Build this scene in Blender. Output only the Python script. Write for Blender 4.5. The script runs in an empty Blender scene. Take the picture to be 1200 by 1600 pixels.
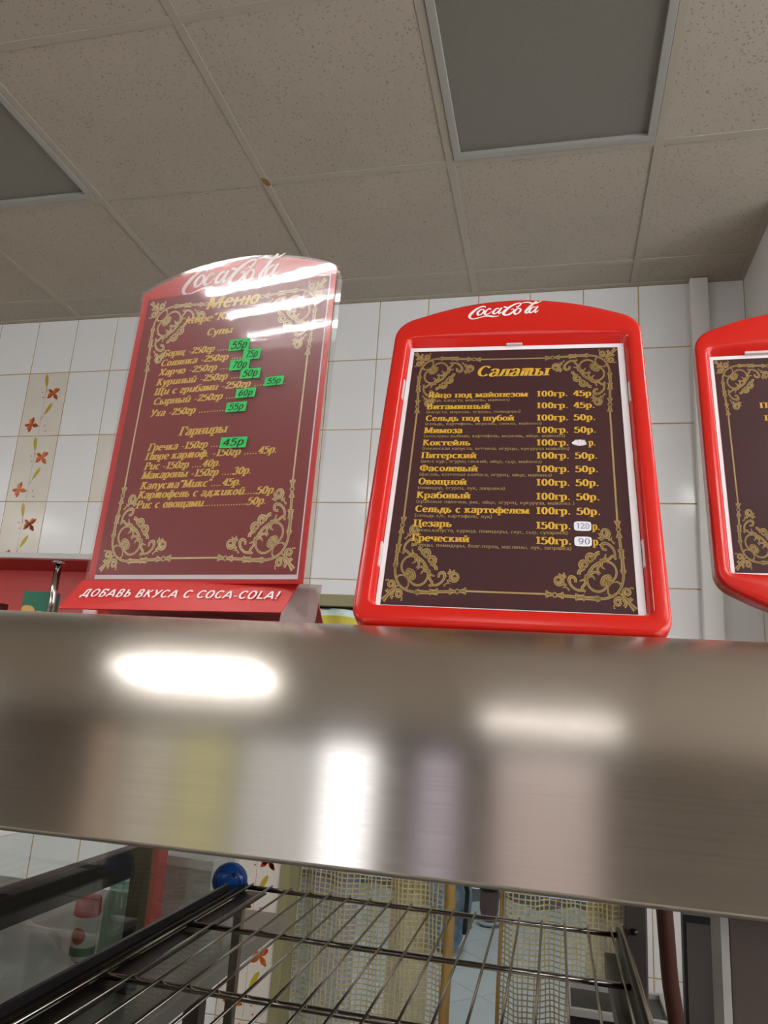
import bpy, bmesh, math, random
from mathutils import Vector, Matrix
random.seed(7)
R = math.radians
scene = bpy.context.scene
COL = scene.collection
CAMZ = 1.6                                   # lens height above the floor; all z below are relative to it

# ------------------------------------------------------------------ camera, world, exposure
cam_d = bpy.data.cameras.new('camera'); cam = bpy.data.objects.new('camera', cam_d); COL.objects.link(cam)
cam_d.sensor_fit = 'VERTICAL'; cam_d.sensor_height = 32.0; cam_d.lens = 1158.24 / 1600 * 32.0
cam_d.clip_start = 0.02
yaw, pitch, roll = 0.2361, 0.2426, 0.0639
fw = Vector((-math.sin(yaw) * math.cos(pitch), math.cos(yaw) * math.cos(pitch), math.sin(pitch)))
rt = Vector((math.cos(yaw), math.sin(yaw), 0)); up = rt.cross(fw)
r2 = rt * math.cos(roll) + up * math.sin(roll); u2 = -rt * math.sin(roll) + up * math.cos(roll)
cam.matrix_world = Matrix(((r2.x, u2.x, -fw.x, 0), (r2.y, u2.y, -fw.y, 0), (r2.z, u2.z, -fw.z, CAMZ), (0, 0, 0, 1)))
scene.camera = cam
w = bpy.data.worlds.new('world'); scene.world = w; w.use_nodes = True
w.node_tree.nodes['Background'].inputs[0].default_value = (.8, .85, .95, 1)
w.node_tree.nodes['Background'].inputs[1].default_value = 0.3
vs = scene.view_settings
vs.view_transform = 'Standard'; vs.look = 'None'; vs.gamma = 1; vs.use_curve_mapping = False
vs.exposure = 1.10
TUBE = 18.0                                  # fluorescent tubes
FILL_DAY = 2.4                               # glow of the unseen windows added to light the hall
DAY = 0.66                                    # daylight through the shop windows

# ------------------------------------------------------------------ helpers
def lin(c): c /= 255.0; return c / 12.92 if c <= .04045 else ((c + .055) / 1.055) ** 2.4
def rgb(r, g, b): return (lin(r), lin(g), lin(b), 1)
MATS = {}
def mat(name, col, rough=.5, metal=0., spec=.5, noise=None, bump=None, emit=None, coat=0.):
    """noise=(scale, amount): colour mottling; bump=(scale, strength)"""
    if name in MATS: return MATS[name]
    m = bpy.data.materials.new(name); m.use_nodes = True; nt = m.node_tree; b = nt.nodes['Principled BSDF']
    b.inputs['Base Color'].default_value = col; b.inputs['Roughness'].default_value = rough
    b.inputs['Metallic'].default_value = metal; b.inputs['Specular IOR Level'].default_value = spec
    b.inputs['Coat Weight'].default_value = coat
    if emit: b.inputs['Emission Color'].default_value = emit[0]; b.inputs['Emission Strength'].default_value = emit[1]
    tc = nt.nodes.new('ShaderNodeTexCoord')
    if noise:
        n = nt.nodes.new('ShaderNodeTexNoise'); n.inputs['Scale'].default_value = noise[0]; n.inputs['Detail'].default_value = 4
        nt.links.new(tc.outputs['Object'], n.inputs['Vector'])
        hs = nt.nodes.new('ShaderNodeHueSaturation'); hs.inputs['Color'].default_value = col
        mr = nt.nodes.new('ShaderNodeMapRange'); mr.inputs[1].default_value = .25; mr.inputs[2].default_value = .75
        mr.inputs[3].default_value = 1 - noise[1]; mr.inputs[4].default_value = 1 + noise[1]
        nt.links.new(n.outputs['Fac'], mr.inputs[0]); nt.links.new(mr.outputs[0], hs.inputs['Value']); nt.links.new(hs.outputs[0], b.inputs['Base Color'])
    if bump:
        n2 = nt.nodes.new('ShaderNodeTexNoise'); n2.inputs['Scale'].default_value = bump[0]; n2.inputs['Detail'].default_value = 3
        nt.links.new(tc.outputs['Object'], n2.inputs['Vector'])
        bp = nt.nodes.new('ShaderNodeBump'); bp.inputs['Strength'].default_value = bump[1]; bp.inputs['Distance'].default_value = .002
        nt.links.new(n2.outputs['Fac'], bp.inputs['Height']); nt.links.new(bp.outputs[0], b.inputs['Normal'])
    MATS[name] = m; return m

def glass_mat(name, tint=(1, 1, 1, 1), ior=1.5, rough=.0, bump=None, haze=0., hazecol=(.8, .8, .8, 1), broad=None):
    """thin clear sheet: transparent body + Fresnel reflection (+ a little scuffed haze)"""
    m = bpy.data.materials.new(name); m.use_nodes = True; nt = m.node_tree; nt.nodes.clear()
    out = nt.nodes.new('ShaderNodeOutputMaterial'); mx = nt.nodes.new('ShaderNodeMixShader'); fr = nt.nodes.new('ShaderNodeFresnel')
    tr = nt.nodes.new('ShaderNodeBsdfTransparent'); gl = nt.nodes.new('ShaderNodeBsdfGlossy')
    ge = nt.nodes.new('ShaderNodeNewGeometry'); mi = nt.nodes.new('ShaderNodeMapRange'); mi.inputs[3].default_value = ior; mi.inputs[4].default_value = 1 / ior
    nt.links.new(ge.outputs['Backfacing'], mi.inputs[0]); nt.links.new(mi.outputs[0], fr.inputs['IOR']); tr.inputs[0].default_value = tint; gl.inputs['Roughness'].default_value = rough
    body = tr
    if haze:
        df = nt.nodes.new('ShaderNodeBsdfDiffuse'); df.inputs[0].default_value = hazecol
        m2 = nt.nodes.new('ShaderNodeMixShader'); m2.inputs[0].default_value = haze
        nt.links.new(tr.outputs[0], m2.inputs[1]); nt.links.new(df.outputs[0], m2.inputs[2]); body = m2
    if bump:
        tc = nt.nodes.new('ShaderNodeTexCoord'); mp = nt.nodes.new('ShaderNodeMapping'); mp.inputs['Scale'].default_value = bump[2]
        mp.inputs['Rotation'].default_value = (0, R(bump[3]), 0)
        n = nt.nodes.new('ShaderNodeTexNoise'); n.inputs['Scale'].default_value = bump[0]; n.inputs['Detail'].default_value = 4
        bp = nt.nodes.new('ShaderNodeBump'); bp.inputs['Strength'].default_value = bump[1]; bp.inputs['Distance'].default_value = .001
        nt.links.new(tc.outputs['Object'], mp.inputs[0]); nt.links.new(mp.outputs[0], n.inputs['Vector'])
        nt.links.new(n.outputs['Fac'], bp.inputs['Height']); nt.links.new(bp.outputs[0], gl.inputs['Normal'])
    if broad:                                       # scuffed film: part of the reflection is spread out
        g2 = nt.nodes.new('ShaderNodeBsdfGlossy'); g2.inputs['Roughness'].default_value = broad[0]; m3 = nt.nodes.new('ShaderNodeMixShader'); m3.inputs[0].default_value = broad[1]
        nt.links.new(gl.outputs[0], m3.inputs[1]); nt.links.new(g2.outputs[0], m3.inputs[2]); gl = m3
    nt.links.new(fr.outputs[0], mx.inputs[0]); nt.links.new(body.outputs[0], mx.inputs[1]); nt.links.new(gl.outputs[0], mx.inputs[2])
    nt.links.new(mx.outputs[0], out.inputs[0]); MATS[name] = m; return m

def mesh(name, verts, faces, m, parent=None, smooth=False, mats=None, midx=None, loc=(0, 0, 0)):
    me = bpy.data.meshes.new(name); me.from_pydata([tuple(v) for v in verts], [], faces)
    if mats:
        for q in mats: me.materials.append(q)
        if midx:
            for p, i in zip(me.polygons, midx): p.material_index = i
    elif m: me.materials.append(m)
    if smooth:
        for p in me.polygons: p.use_smooth = True
    me.update()
    o = bpy.data.objects.new(name, me); COL.objects.link(o); o.location = loc
    if parent: o.parent = parent
    return o
def from_bm(name, bm, m, parent=None, smooth=False, loc=(0, 0, 0)):
    me = bpy.data.meshes.new(name); bmesh.ops.recalc_face_normals(bm, faces=bm.faces); bm.to_mesh(me); bm.free()
    if m: me.materials.append(m)
    if smooth:
        for p in me.polygons: p.use_smooth = True
    o = bpy.data.objects.new(name, me); COL.objects.link(o); o.location = loc
    if parent: o.parent = parent
    return o
def bx(bm, x0, x1, y0, y1, z0, z1, bev=0.):
    r = bmesh.ops.create_cube(bm, size=1.0)
    vs_ = r['verts']
    for v in vs_: v.co = Vector(((x0 + x1) / 2 + v.co.x * (x1 - x0), (y0 + y1) / 2 + v.co.y * (y1 - y0), (z0 + z1) / 2 + v.co.z * (z1 - z0)))
    if bev:
        es = {e for v in vs_ for e in v.link_edges}
        bmesh.ops.bevel(bm, geom=list(es), offset=bev, segments=2, affect='EDGES', profile=.6)
def box(name, x0, x1, y0, y1, z0, z1, m, parent=None, bev=0., smooth=False):
    bm = bmesh.new(); bx(bm, x0, x1, y0, y1, z0, z1, bev); return from_bm(name, bm, m, parent, smooth)
def tube_pts(pts, rad, n=10, cap=True):
    """verts/faces of a tube along a polyline; rad scalar or list"""
    pts = [Vector(p) for p in pts]; V = []; F = []
    for i, p in enumerate(pts):
        t = (pts[min(i + 1, len(pts) - 1)] - pts[max(i - 1, 0)]).normalized()
        a = t.cross(Vector((0, 0, 1)) if abs(t.z) < .9 else Vector((1, 0, 0))).normalized(); b = t.cross(a)
        rr = rad[i] if isinstance(rad, (list, tuple)) else rad
        for k in range(n):
            an = 2 * math.pi * k / n; V.append(p + (a * math.cos(an) + b * math.sin(an)) * rr)
    for i in range(len(pts) - 1):
        for k in range(n): F.append((i * n + k, i * n + (k + 1) % n, (i + 1) * n + (k + 1) % n, (i + 1) * n + k))
    if cap: F.append(tuple(range(n - 1, -1, -1))); F.append(tuple(range((len(pts) - 1) * n, len(pts) * n)))
    return V, F
def tube(name, pts, rad, m, parent=None, n=10):
    V, F = tube_pts(pts, rad, n); return mesh(name, V, F, m, parent, True)
def lathe(name, prof, m, parent=None, n=28, loc=(0, 0, 0), axis='Z', mats=None, midx=None):
    V = []; F = []; I = []
    for r_, z in prof:
        for k in range(n):
            a = 2 * math.pi * k / n; c, s = r_ * math.cos(a), r_ * math.sin(a)
            V.append((c, s, z) if axis == 'Z' else (c, -z, s))
    for i in range(len(prof) - 1):
        for k in range(n):
            F.append((i * n + k, i * n + (k + 1) % n, (i + 1) * n + (k + 1) % n, (i + 1) * n + k)); I.append(midx[i] if midx else 0)
    return mesh(name, V, F, m, parent, True, mats, I if mats else None, loc)
def empty(name, loc, rot=None):
    o = bpy.data.objects.new(name, None); COL.objects.link(o); o.location = loc; o.empty_display_size = .05
    if rot: o.rotation_euler = rot
    return o
def tag(o, label, cat, group=None):
    o['label'] = label; o['category'] = cat
    if group: o['group'] = group
    return o
def struct(o): o['kind'] = 'structure'; return o
def copy_tree(o, parent=None):
    c = o.copy(); COL.objects.link(c); c.parent = parent
    for ch in list(o.children): copy_tree(ch, c)
    return c

# ------------------------------------------------------------------ materials
M_tile = mat('glazed white tile', rgb(236, 236, 236), .12, noise=(3, .03), spec=.5)
M_tile2 = mat('glazed beige tile', rgb(226, 218, 207), .14, noise=(9, .05))
M_grout = mat('ochre grout', rgb(186, 156, 112), .9, noise=(6, .25))
M_ceil = mat('mineral fibre ceiling', rgb(172, 161, 147), .95, noise=(2.2, .05))
def pitted(m):
    nt = m.node_tree; b = nt.nodes['Principled BSDF']; tc = nt.nodes.new('ShaderNodeTexCoord')
    vo = nt.nodes.new('ShaderNodeTexVoronoi'); vo.inputs['Scale'].default_value = 85; vo.inputs['Randomness'].default_value = 1
    no = nt.nodes.new('ShaderNodeTexNoise'); no.inputs['Scale'].default_value = 40
    ad = nt.nodes.new('ShaderNodeVectorMath'); ad.operation = 'MULTIPLY_ADD'; ad.inputs[1].default_value = (.03, .03, .03)
    nt.links.new(tc.outputs['Object'], no.inputs['Vector']); nt.links.new(no.outputs['Color'], ad.inputs[0]); nt.links.new(tc.outputs['Object'], ad.inputs[2]); nt.links.new(ad.outputs[0], vo.inputs['Vector'])
    mr = nt.nodes.new('ShaderNodeMapRange'); mr.inputs[1].default_value = .12; mr.inputs[2].default_value = .3; mr.inputs[3].default_value = 0; mr.inputs[4].default_value = 1
    nt.links.new(vo.outputs['Distance'], mr.inputs[0])
    bp = nt.nodes.new('ShaderNodeBump'); bp.inputs['Strength'].default_value = .55; bp.inputs['Distance'].default_value = .002
    nt.links.new(mr.outputs[0], bp.inputs['Height']); nt.links.new(bp.outputs[0], b.inputs['Normal'])
    old = b.inputs['Base Color'].links[0].from_socket
    mx = nt.nodes.new('ShaderNodeMix'); mx.data_type = 'RGBA'; mx.blend_type = 'MULTIPLY'; mx.inputs[0].default_value = .3
    nt.links.new(old, mx.inputs[6]); nt.links.new(mr.outputs[0], mx.inputs[7]); nt.links.new(mx.outputs[2], b.inputs['Base Color'])
pitted(M_ceil)
M_rail = mat('cream ceiling rail', rgb(166, 157, 142), .5)
M_lumframe = mat('white luminaire frame', rgb(156, 155, 148), .4)
M_diff = mat('prismatic grey diffuser', rgb(117, 113, 104), .3, bump=(260, .6))
M_red = mat('red sign plastic', rgb(197, 28, 17), .22, spec=.5, noise=(4, .04))
M_redcard = mat('red printed card', rgb(200, 24, 20), .4)
M_paper = mat('white paper', rgb(232, 226, 228), .6)
M_brown = mat('dark brown print', rgb(64, 36, 37), .5, spec=.22, noise=(5, .06))
M_maroon = mat('maroon print', rgb(136, 42, 44), .5, spec=.25, noise=(6, .05))
M_gold = mat('gold print', rgb(212, 164, 50), .45)
M_goldorn = mat('ornament gold print', rgb(158, 132, 84), .45, noise=(60, .18))
M_goldpale = mat('pale ornament gold print', rgb(228, 208, 156), .45, noise=(60, .15))
M_goldcore2 = mat('mid ornament gold print', rgb(184, 156, 92), .5, noise=(60, .2), spec=.2)
M_gold2 = mat('bright yellow gold print', rgb(240, 200, 84), .5)
M_goldcore = mat('dark ornament gold print', rgb(126, 100, 50), .5, noise=(60, .2), spec=.2)
M_white = mat('white print', rgb(240, 228, 226), .45)
M_green = mat('green price sticker', rgb(30, 190, 84), .5)
M_ink = mat('dark ink', rgb(28, 48, 34), .6)
M_blueink = mat('blue ink', rgb(80, 84, 130), .6)
M_clip = mat('pale plastic clip', rgb(206, 190, 186), .4)
M_chrome = mat('chrome', rgb(200, 200, 198), .15, 1.)
M_wire = mat('chromed wire', rgb(168, 160, 150), .25, 1.)
M_dark = mat('dark steel', rgb(62, 54, 48), .4, .7, noise=(8, .15))
M_brownsteel = mat('brownish steel upright', rgb(84, 73, 68), .45, .5, noise=(6, .1))
M_black = mat('black enamel', rgb(24, 22, 22), .35)
M_acryl = glass_mat('clear acrylic', (.96, .96, .96, 1), 1.49, .02)
M_film = glass_mat('scuffed clear front sheet', (.95, .93, .93, 1), 1.45, .03, bump=(16, .07, (1, 1, 3.5), 25), haze=.02, broad=(.27, .45))
M_glass = glass_mat('window glass', (.93, .96, .95, 1), 1.5, 0)

def steel_mat(name, col, rough, aniso, streak=140):
    m = bpy.data.materials.new(name); m.use_nodes = True; nt = m.node_tree; b = nt.nodes['Principled BSDF']
    b.inputs['Base Color'].default_value = col; b.inputs['Metallic'].default_value = 1; b.inputs['Roughness'].default_value = rough
    b.inputs['Anisotropic'].default_value = aniso; b.inputs['Anisotropic Rotation'].default_value = 0.25
    tg = nt.nodes.new('ShaderNodeTangent'); tg.direction_type = 'UV_MAP'; tg.uv_map = 'UVMap'; nt.links.new(tg.outputs[0], b.inputs['Tangent'])
    tc = nt.nodes.new('ShaderNodeTexCoord'); mp = nt.nodes.new('ShaderNodeMapping'); mp.inputs['Scale'].default_value = (3, 300, 300)
    n = nt.nodes.new('ShaderNodeTexNoise'); n.inputs['Scale'].default_value = 1.5; n.inputs['Detail'].default_value = 3
    nt.links.new(tc.outputs['Object'], mp.inputs[0]); nt.links.new(mp.outputs[0], n.inputs['Vector'])
    mr = nt.nodes.new('ShaderNodeMapRange'); mr.inputs[3].default_value = rough * .85; mr.inputs[4].default_value = rough * 1.2
    nt.links.new(n.outputs['Fac'], mr.inputs[0]); nt.links.new(mr.outputs[0], b.inputs['Roughness'])
    MATS[name] = m; return m
M_steel = steel_mat('brushed stainless steel', rgb(214, 206, 198), .21, 1.0)

# ------------------------------------------------------------------ print tools: nib lettering drawn as flat ink shapes
def smooth_poly(pts, n=5):
    if len(pts) < 3: return [tuple(p) for p in pts]
    out = []
    for i in range(len(pts) - 1):
        p0 = pts[max(i - 1, 0)]; p1 = pts[i]; p2 = pts[i + 1]; p3 = pts[min(i + 2, len(pts) - 1)]
        for k in range(n):
            t = k / n; t2 = t * t; t3 = t2 * t
            out.append(tuple(.5 * (2 * p1[j] + (p2[j] - p0[j]) * t + (2 * p0[j] - 5 * p1[j] + 4 * p2[j] - p3[j]) * t2 + (3 * p1[j] - p0[j] - 3 * p2[j] + p3[j]) * t3) for j in range(len(p1))))
    out.append(tuple(pts[-1])); return out
def strip(V, F, pts, wf):
    """ribbon along 2D pts; wf(i, dx, dy) gives the full width"""
    b0 = len(V); n = len(pts)
    for i in range(n):
        a = pts[max(i - 1, 0)]; c = pts[min(i + 1, n - 1)]; dx, dy = c[0] - a[0], c[1] - a[1]; l = math.hypot(dx, dy) or 1e-9; dx /= l; dy /= l
        h = wf(i, dx, dy) / 2
        V.append((pts[i][0] - dy * h, pts[i][1] + dx * h)); V.append((pts[i][0] + dy * h, pts[i][1] - dx * h))
    for i in range(n - 1): F.append((b0 + 2 * i, b0 + 2 * i + 1, b0 + 2 * i + 3, b0 + 2 * i + 2))
def arc(cx, cy, rx, ry, a0=90, a1=450, n=12):
    return [(cx + rx * math.cos(R(a0 + (a1 - a0) * k / n)), cy + ry * math.sin(R(a0 + (a1 - a0) * k / n))) for k in range(n + 1)]
X = .68
def S(x, a=0., b=X): return ('s', x, a, b)
def H(a, b, y): return ('h', a, b, y)
def P(*p): return ('p', p)
def AR(*a): return ('a', a)
I2 = [P((.18, .92), (.3, .8), (.42, .92))]
GL = {
 'а': (.54, [P((.09, .52), (.16, .65), (.3, .68), (.42, .6), (.44, .42), (.44, .08), (.54, .02)), P((.44, .42), (.22, .36), (.08, .2), (.14, .03), (.3, .02), (.44, .2))]),
 'б': (.56, [AR(.28, .32, .22, .32), P((.06, .36), (.07, .66), (.2, .88), (.5, 1.0))]),
 'в': (.52, [S(.12), P((.12, .66), (.33, .66), (.42, .52), (.33, .37), (.12, .37)), P((.3, .37), (.46, .2), (.34, .02), (.12, .02))]),
 'г': (.48, [S(.12), H(.12, .46, .65), P((.45, .68), (.45, .5))]),
 'д': (.62, [P((.12, .04), (.2, .3), (.22, .66)), S(.47), H(.2, .47, .65), H(.02, .62, .02), P((.05, .03), (.05, -.2)), P((.59, .03), (.59, -.2))]),
 'е': (.52, [H(.08, .46, .36), AR(.28, .34, .2, .32, 5, 320)]),
 'ж': (.84, [S(.42), P((.42, .36), (.12, .66)), P((.42, .36), (.72, .66)), P((.38, .36), (.06, .02)), P((.46, .36), (.78, .02))]),
 'з': (.48, [P((.06, .54), (.15, .66), (.3, .66), (.4, .52), (.3, .38), (.18, .37)), P((.28, .38), (.44, .2), (.32, .03), (.14, .02), (.04, .14))]),
 'и': (.64, [S(.12), S(.52), P((.14, .06), (.5, .62))]),
 'й': (.64, [S(.12), S(.52), P((.14, .06), (.5, .62))] + I2),
 'к': (.58, [S(.12), P((.14, .32), (.48, .66)), P((.22, .4), (.53, .0))]),
 'л': (.58, [P((.0, .06), (.09, .05), (.17, .35), (.2, .66)), S(.46), H(.2, .46, .65)]),
 'м': (.76, [S(.1), S(.64), P((.14, .66), (.36, .06)), P((.36, .06), (.6, .66))]),
 'н': (.64, [S(.12), S(.52), H(.12, .52, .35)]),
 'о': (.56, [AR(.28, .34, .2, .32)]),
 'п': (.64, [S(.12), S(.52), H(.12, .52, .65)]),
 'р': (.58, [S(.12, -.3, X), P((.12, .56), (.26, .67), (.42, .6), (.48, .34), (.42, .08), (.26, .01), (.12, .1))]),
 'с': (.5, [AR(.28, .34, .2, .32, 45, 315)]),
 'т': (.56, [S(.28), H(.03, .53, .65), P((.04, .68), (.04, .5)), P((.52, .68), (.52, .5))]),
 'у': (.54, [P((.06, .68), (.29, .06)), P((.5, .68), (.26, -.1), (.15, -.27), (.03, -.22))]),
 'ф': (.76, [S(.38, -.3, .95), AR(.2, .34, .15, .31), AR(.56, .34, .15, .31)]),
 'х': (.54, [P((.07, .68), (.47, 0)), P((.47, .66), (.07, .02)), H(.0, .16, .66), H(.38, .54, .66)]),
 'ц': (.64, [S(.12), S(.5), H(.12, .62, .03), P((.61, .04), (.61, -.2))]),
 'ч': (.6, [P((.1, .68), (.13, .42), (.27, .3), (.48, .35)), S(.48)]),
 'ш': (.88, [S(.12), S(.43), S(.74), H(.12, .74, .03)]),
 'щ': (.92, [S(.12), S(.43), S(.74), H(.12, .88, .03), P((.87, .04), (.87, -.2))]),
 'ы': (.82, [S(.12), P((.12, .37), (.32, .37), (.43, .2), (.32, .02), (.12, .02)), S(.7)]),
 'ь': (.52, [S(.12), P((.12, .37), (.34, .37), (.45, .2), (.34, .02), (.12, .02))]),
 'ю': (.78, [S(.12), H(.12, .32, .35), AR(.53, .34, .18, .32)]),
 'я': (.58, [S(.46), P((.46, .65), (.22, .65), (.12, .5), (.22, .36), (.46, .36)), P((.28, .36), (.06, 0))]),
 'Б': (.66, [S(.14, 0, 1), H(.14, .58, .97), P((.57, 1), (.57, .76)), P((.14, .56), (.4, .56), (.56, .28), (.4, .02), (.14, .02))]),
 'В': (.66, [S(.14, 0, 1), P((.14, .98), (.4, .98), (.5, .76), (.4, .54), (.14, .54)), P((.36, .54), (.56, .28), (.4, .02), (.14, .02))]),
 'Г': (.6, [S(.14, 0, 1), H(.14, .56, .97), P((.56, 1), (.56, .74))]),
 'К': (.7, [S(.14, 0, 1), P((.16, .46), (.56, .98)), P((.26, .58), (.64, 0))]),
 'М': (.94, [S(.14, 0, 1), S(.8, 0, 1), P((.17, .98), (.47, .06)), P((.47, .06), (.77, .98))]),
 'О': (.74, [AR(.37, .5, .28, .48)]),
 'П': (.76, [S(.14, 0, 1), S(.62, 0, 1), H(.14, .62, .97)]),
 'Р': (.62, [S(.14, 0, 1), P((.14, .98), (.4, .98), (.53, .74), (.4, .48), (.14, .48))]),
 'С': (.66, [AR(.37, .5, .29, .48, 42, 318), P((.59, .98), (.59, .72))]),
 'У': (.64, [P((.06, 1), (.36, .36)), P((.6, 1), (.34, .3), (.22, .06), (.08, .04))]),
 'Ф': (.84, [S(.42, -.02, 1.02), AR(.24, .52, .17, .32), AR(.6, .52, .17, .32)]),
 'Х': (.7, [P((.08, 1), (.6, 0)), P((.6, .98), (.08, .02)), H(0, .2, .98), H(.48, .7, .98)]),
 'Ц': (.76, [S(.14, 0, 1), S(.6, 0, 1), H(.14, .74, .03), P((.73, .04), (.73, -.22))]),
 'Щ': (1.06, [S(.14, 0, 1), S(.5, 0, 1), S(.86, 0, 1), H(.14, 1.02, .03), P((1.01, .04), (1.01, -.22))]),
 'Я': (.68, [S(.54, 0, 1), P((.54, .98), (.26, .98), (.14, .74), (.26, .5), (.54, .5)), P((.32, .5), (.06, 0))]),
 'А': (.8, [P((.05, 0), (.38, .98)), P((.42, .98), (.75, 0)), H(.18, .62, .3)]), 'Д': (.8, [P((.16, .06), (.26, .4), (.28, .92)), S(.6, .06, 1), H(.26, .66, .92), H(.0, .78, .1), P((.08, .1), (.08, -.16)), P((.7, .1), (.7, -.16))]),
 'Ь': (.62, [S(.14, 0, 1), P((.14, .56), (.4, .56), (.52, .3), (.4, .08), (.14, .08))]), 'L': (.6, [S(.14, 0, 1), H(.14, .56, .08)]), '!': (.34, [S(.16, .3, 1), ('d', .16, .08)]),
 '0': (.58, [AR(.29, .46, .2, .45)]), '1': (.46, [S(.24, 0, .92), P((.08, .76), (.24, .92))]),
 '2': (.56, [P((.08, .7), (.14, .88), (.3, .92), (.45, .8), (.44, .62), (.26, .34), (.06, .05)), H(.06, .5, .05), P((.5, .04), (.51, .2))]),
 '3': (.54, [P((.07, .78), (.18, .91), (.34, .9), (.43, .72), (.33, .52), (.2, .5)), P((.3, .51), (.47, .28), (.34, .04), (.15, .02), (.04, .16))]),
 '4': (.58, [S(.4, 0, .92), P((.4, .92), (.04, .28)), H(.04, .56, .27)]),
 '5': (.54, [P((.13, .9), (.1, .5)), H(.12, .46, .88), P((.1, .5), (.28, .58), (.46, .44), (.44, .15), (.26, .01), (.08, .05), (.05, .16))]),
 '6': (.56, [AR(.29, .3, .2, .29), P((.09, .32), (.14, .68), (.3, .88), (.46, .9))]),
 '7': (.52, [H(.06, .5, .88), P((.48, .88), (.3, .45), (.22, 0))]),
 '9': (.56, [AR(.28, .62, .2, .29), P((.48, .6), (.42, .22), (.26, .03), (.1, .02))]),
 '.': (.26, [('d', .12, .07)]), ',': (.26, [('d', .12, .07), P((.15, .05), (.08, -.16))]), '-': (.36, [('b', .04, .32, .32)]),
 '(': (.34, [P((.3, 1.0), (.12, .7), (.1, .3), (.3, -.15))]), ')': (.34, [P((.04, 1.0), (.22, .7), (.24, .3), (.04, -.15))]),
 '"': (.36, [P((.1, 1), (.08, .72)), P((.26, 1), (.24, .72))]), '/': (.4, [P((.36, 1), (.04, -.1))]), ' ': (.34, []), '·': (.3, [('d', .15, .4)]),
}
for _a, _b in (('O', 'О'), ('C', 'С'), ('A', 'А')): GL[_a] = GL[_b]
GL['С'] = GL['C'] = (.7, [AR(.4, .5, .3, .46, 42, 318)])
GI = {  # cursive forms used by the italic faces
 'т': (.8, [P((.08, .6), (.14, .66), (.16, .5), (.12, 0)), P((.15, .45), (.28, .67), (.38, .6), (.36, .0)), P((.38, .45), (.52, .67), (.63, .6), (.61, .12), (.66, .02), (.76, .08))]),
 'г': (.42, [P((.06, .54), (.14, .67), (.26, .66), (.34, .56), (.28, .42), (.14, .28), (.08, .14), (.16, .02), (.28, .02), (.37, .12))]),
 'и': (.64, [P((.04, .6), (.12, .66), (.14, .4), (.14, .12), (.24, .02), (.38, .1), (.5, .3)), P((.52, .68), (.5, .2), (.54, .03), (.64, .08))]),
 'п': (.64, [P((.04, .6), (.13, .66), (.14, .4), (.12, 0)), P((.14, .42), (.3, .66), (.46, .64), (.5, .45), (.48, .12), (.54, .02), (.64, .08))]),
}
GI['й'] = (.64, GI['и'][1] + I2)
def glyph(V, F, ch, ox, T, t, ital=False, serif=True, q=4):
    wd, st = (GI.get(ch) if ital and ch in GI else None) or GL.get(ch) or GL['-']
    nib = lambda i, dx, dy: t + (T - t) * abs(dy) ** 1.3
    for s in st:
        if s[0] == 's':
            _, x, a, b = s; strip(V, F, [(ox + x, a), (ox + x, b)], lambda *k: T)
            if serif:
                for y in (a + t / 2, b - t / 2): strip(V, F, [(ox + x - T * .95, y), (ox + x + T * .95, y)], lambda *k: t)
        elif s[0] == 'h': strip(V, F, [(ox + s[1], s[3]), (ox + s[2], s[3])], lambda *k: t * 1.1)
        elif s[0] == 'b': strip(V, F, [(ox + s[1], s[3]), (ox + s[2], s[3])], lambda *k: .1)
        elif s[0] == 'd':
            b0 = len(V); V.extend([(ox + s[1] + .085 * math.cos(k * math.pi / 4), s[2] + .085 * math.sin(k * math.pi / 4)) for k in range(8)]); F.append(tuple(range(b0, b0 + 8)))
        elif s[0] == 'p': strip(V, F, [(ox + a, b) for a, b in smooth_poly(s[1], q)], nib)
        elif s[0] == 'a': strip(V, F, [(ox + a, b) for a, b in arc(*s[1], n=4 * q)], nib)
    return wd
def lettering(name, text, x0, x1, z, h, m, parent, T=.19, t=.06, shear=0., ital=False, serif=True, q=4, y=-.0006, track=.05, slope=0.):
    """one printed line from x0 to x1 on baseline z, capital height h, in the sign's own plane"""
    V = []; F = []; ox = 0
    for ch in text: ox += glyph(V, F, ch, ox, T, t, ital, serif, q) + track
    k = (x1 - x0) / max(ox - track, .1)
    return mesh(name, [(x0 + a * k + shear * b * h, y, z + b * h + slope * a * k) for a, b in V], F, m, parent)
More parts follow.
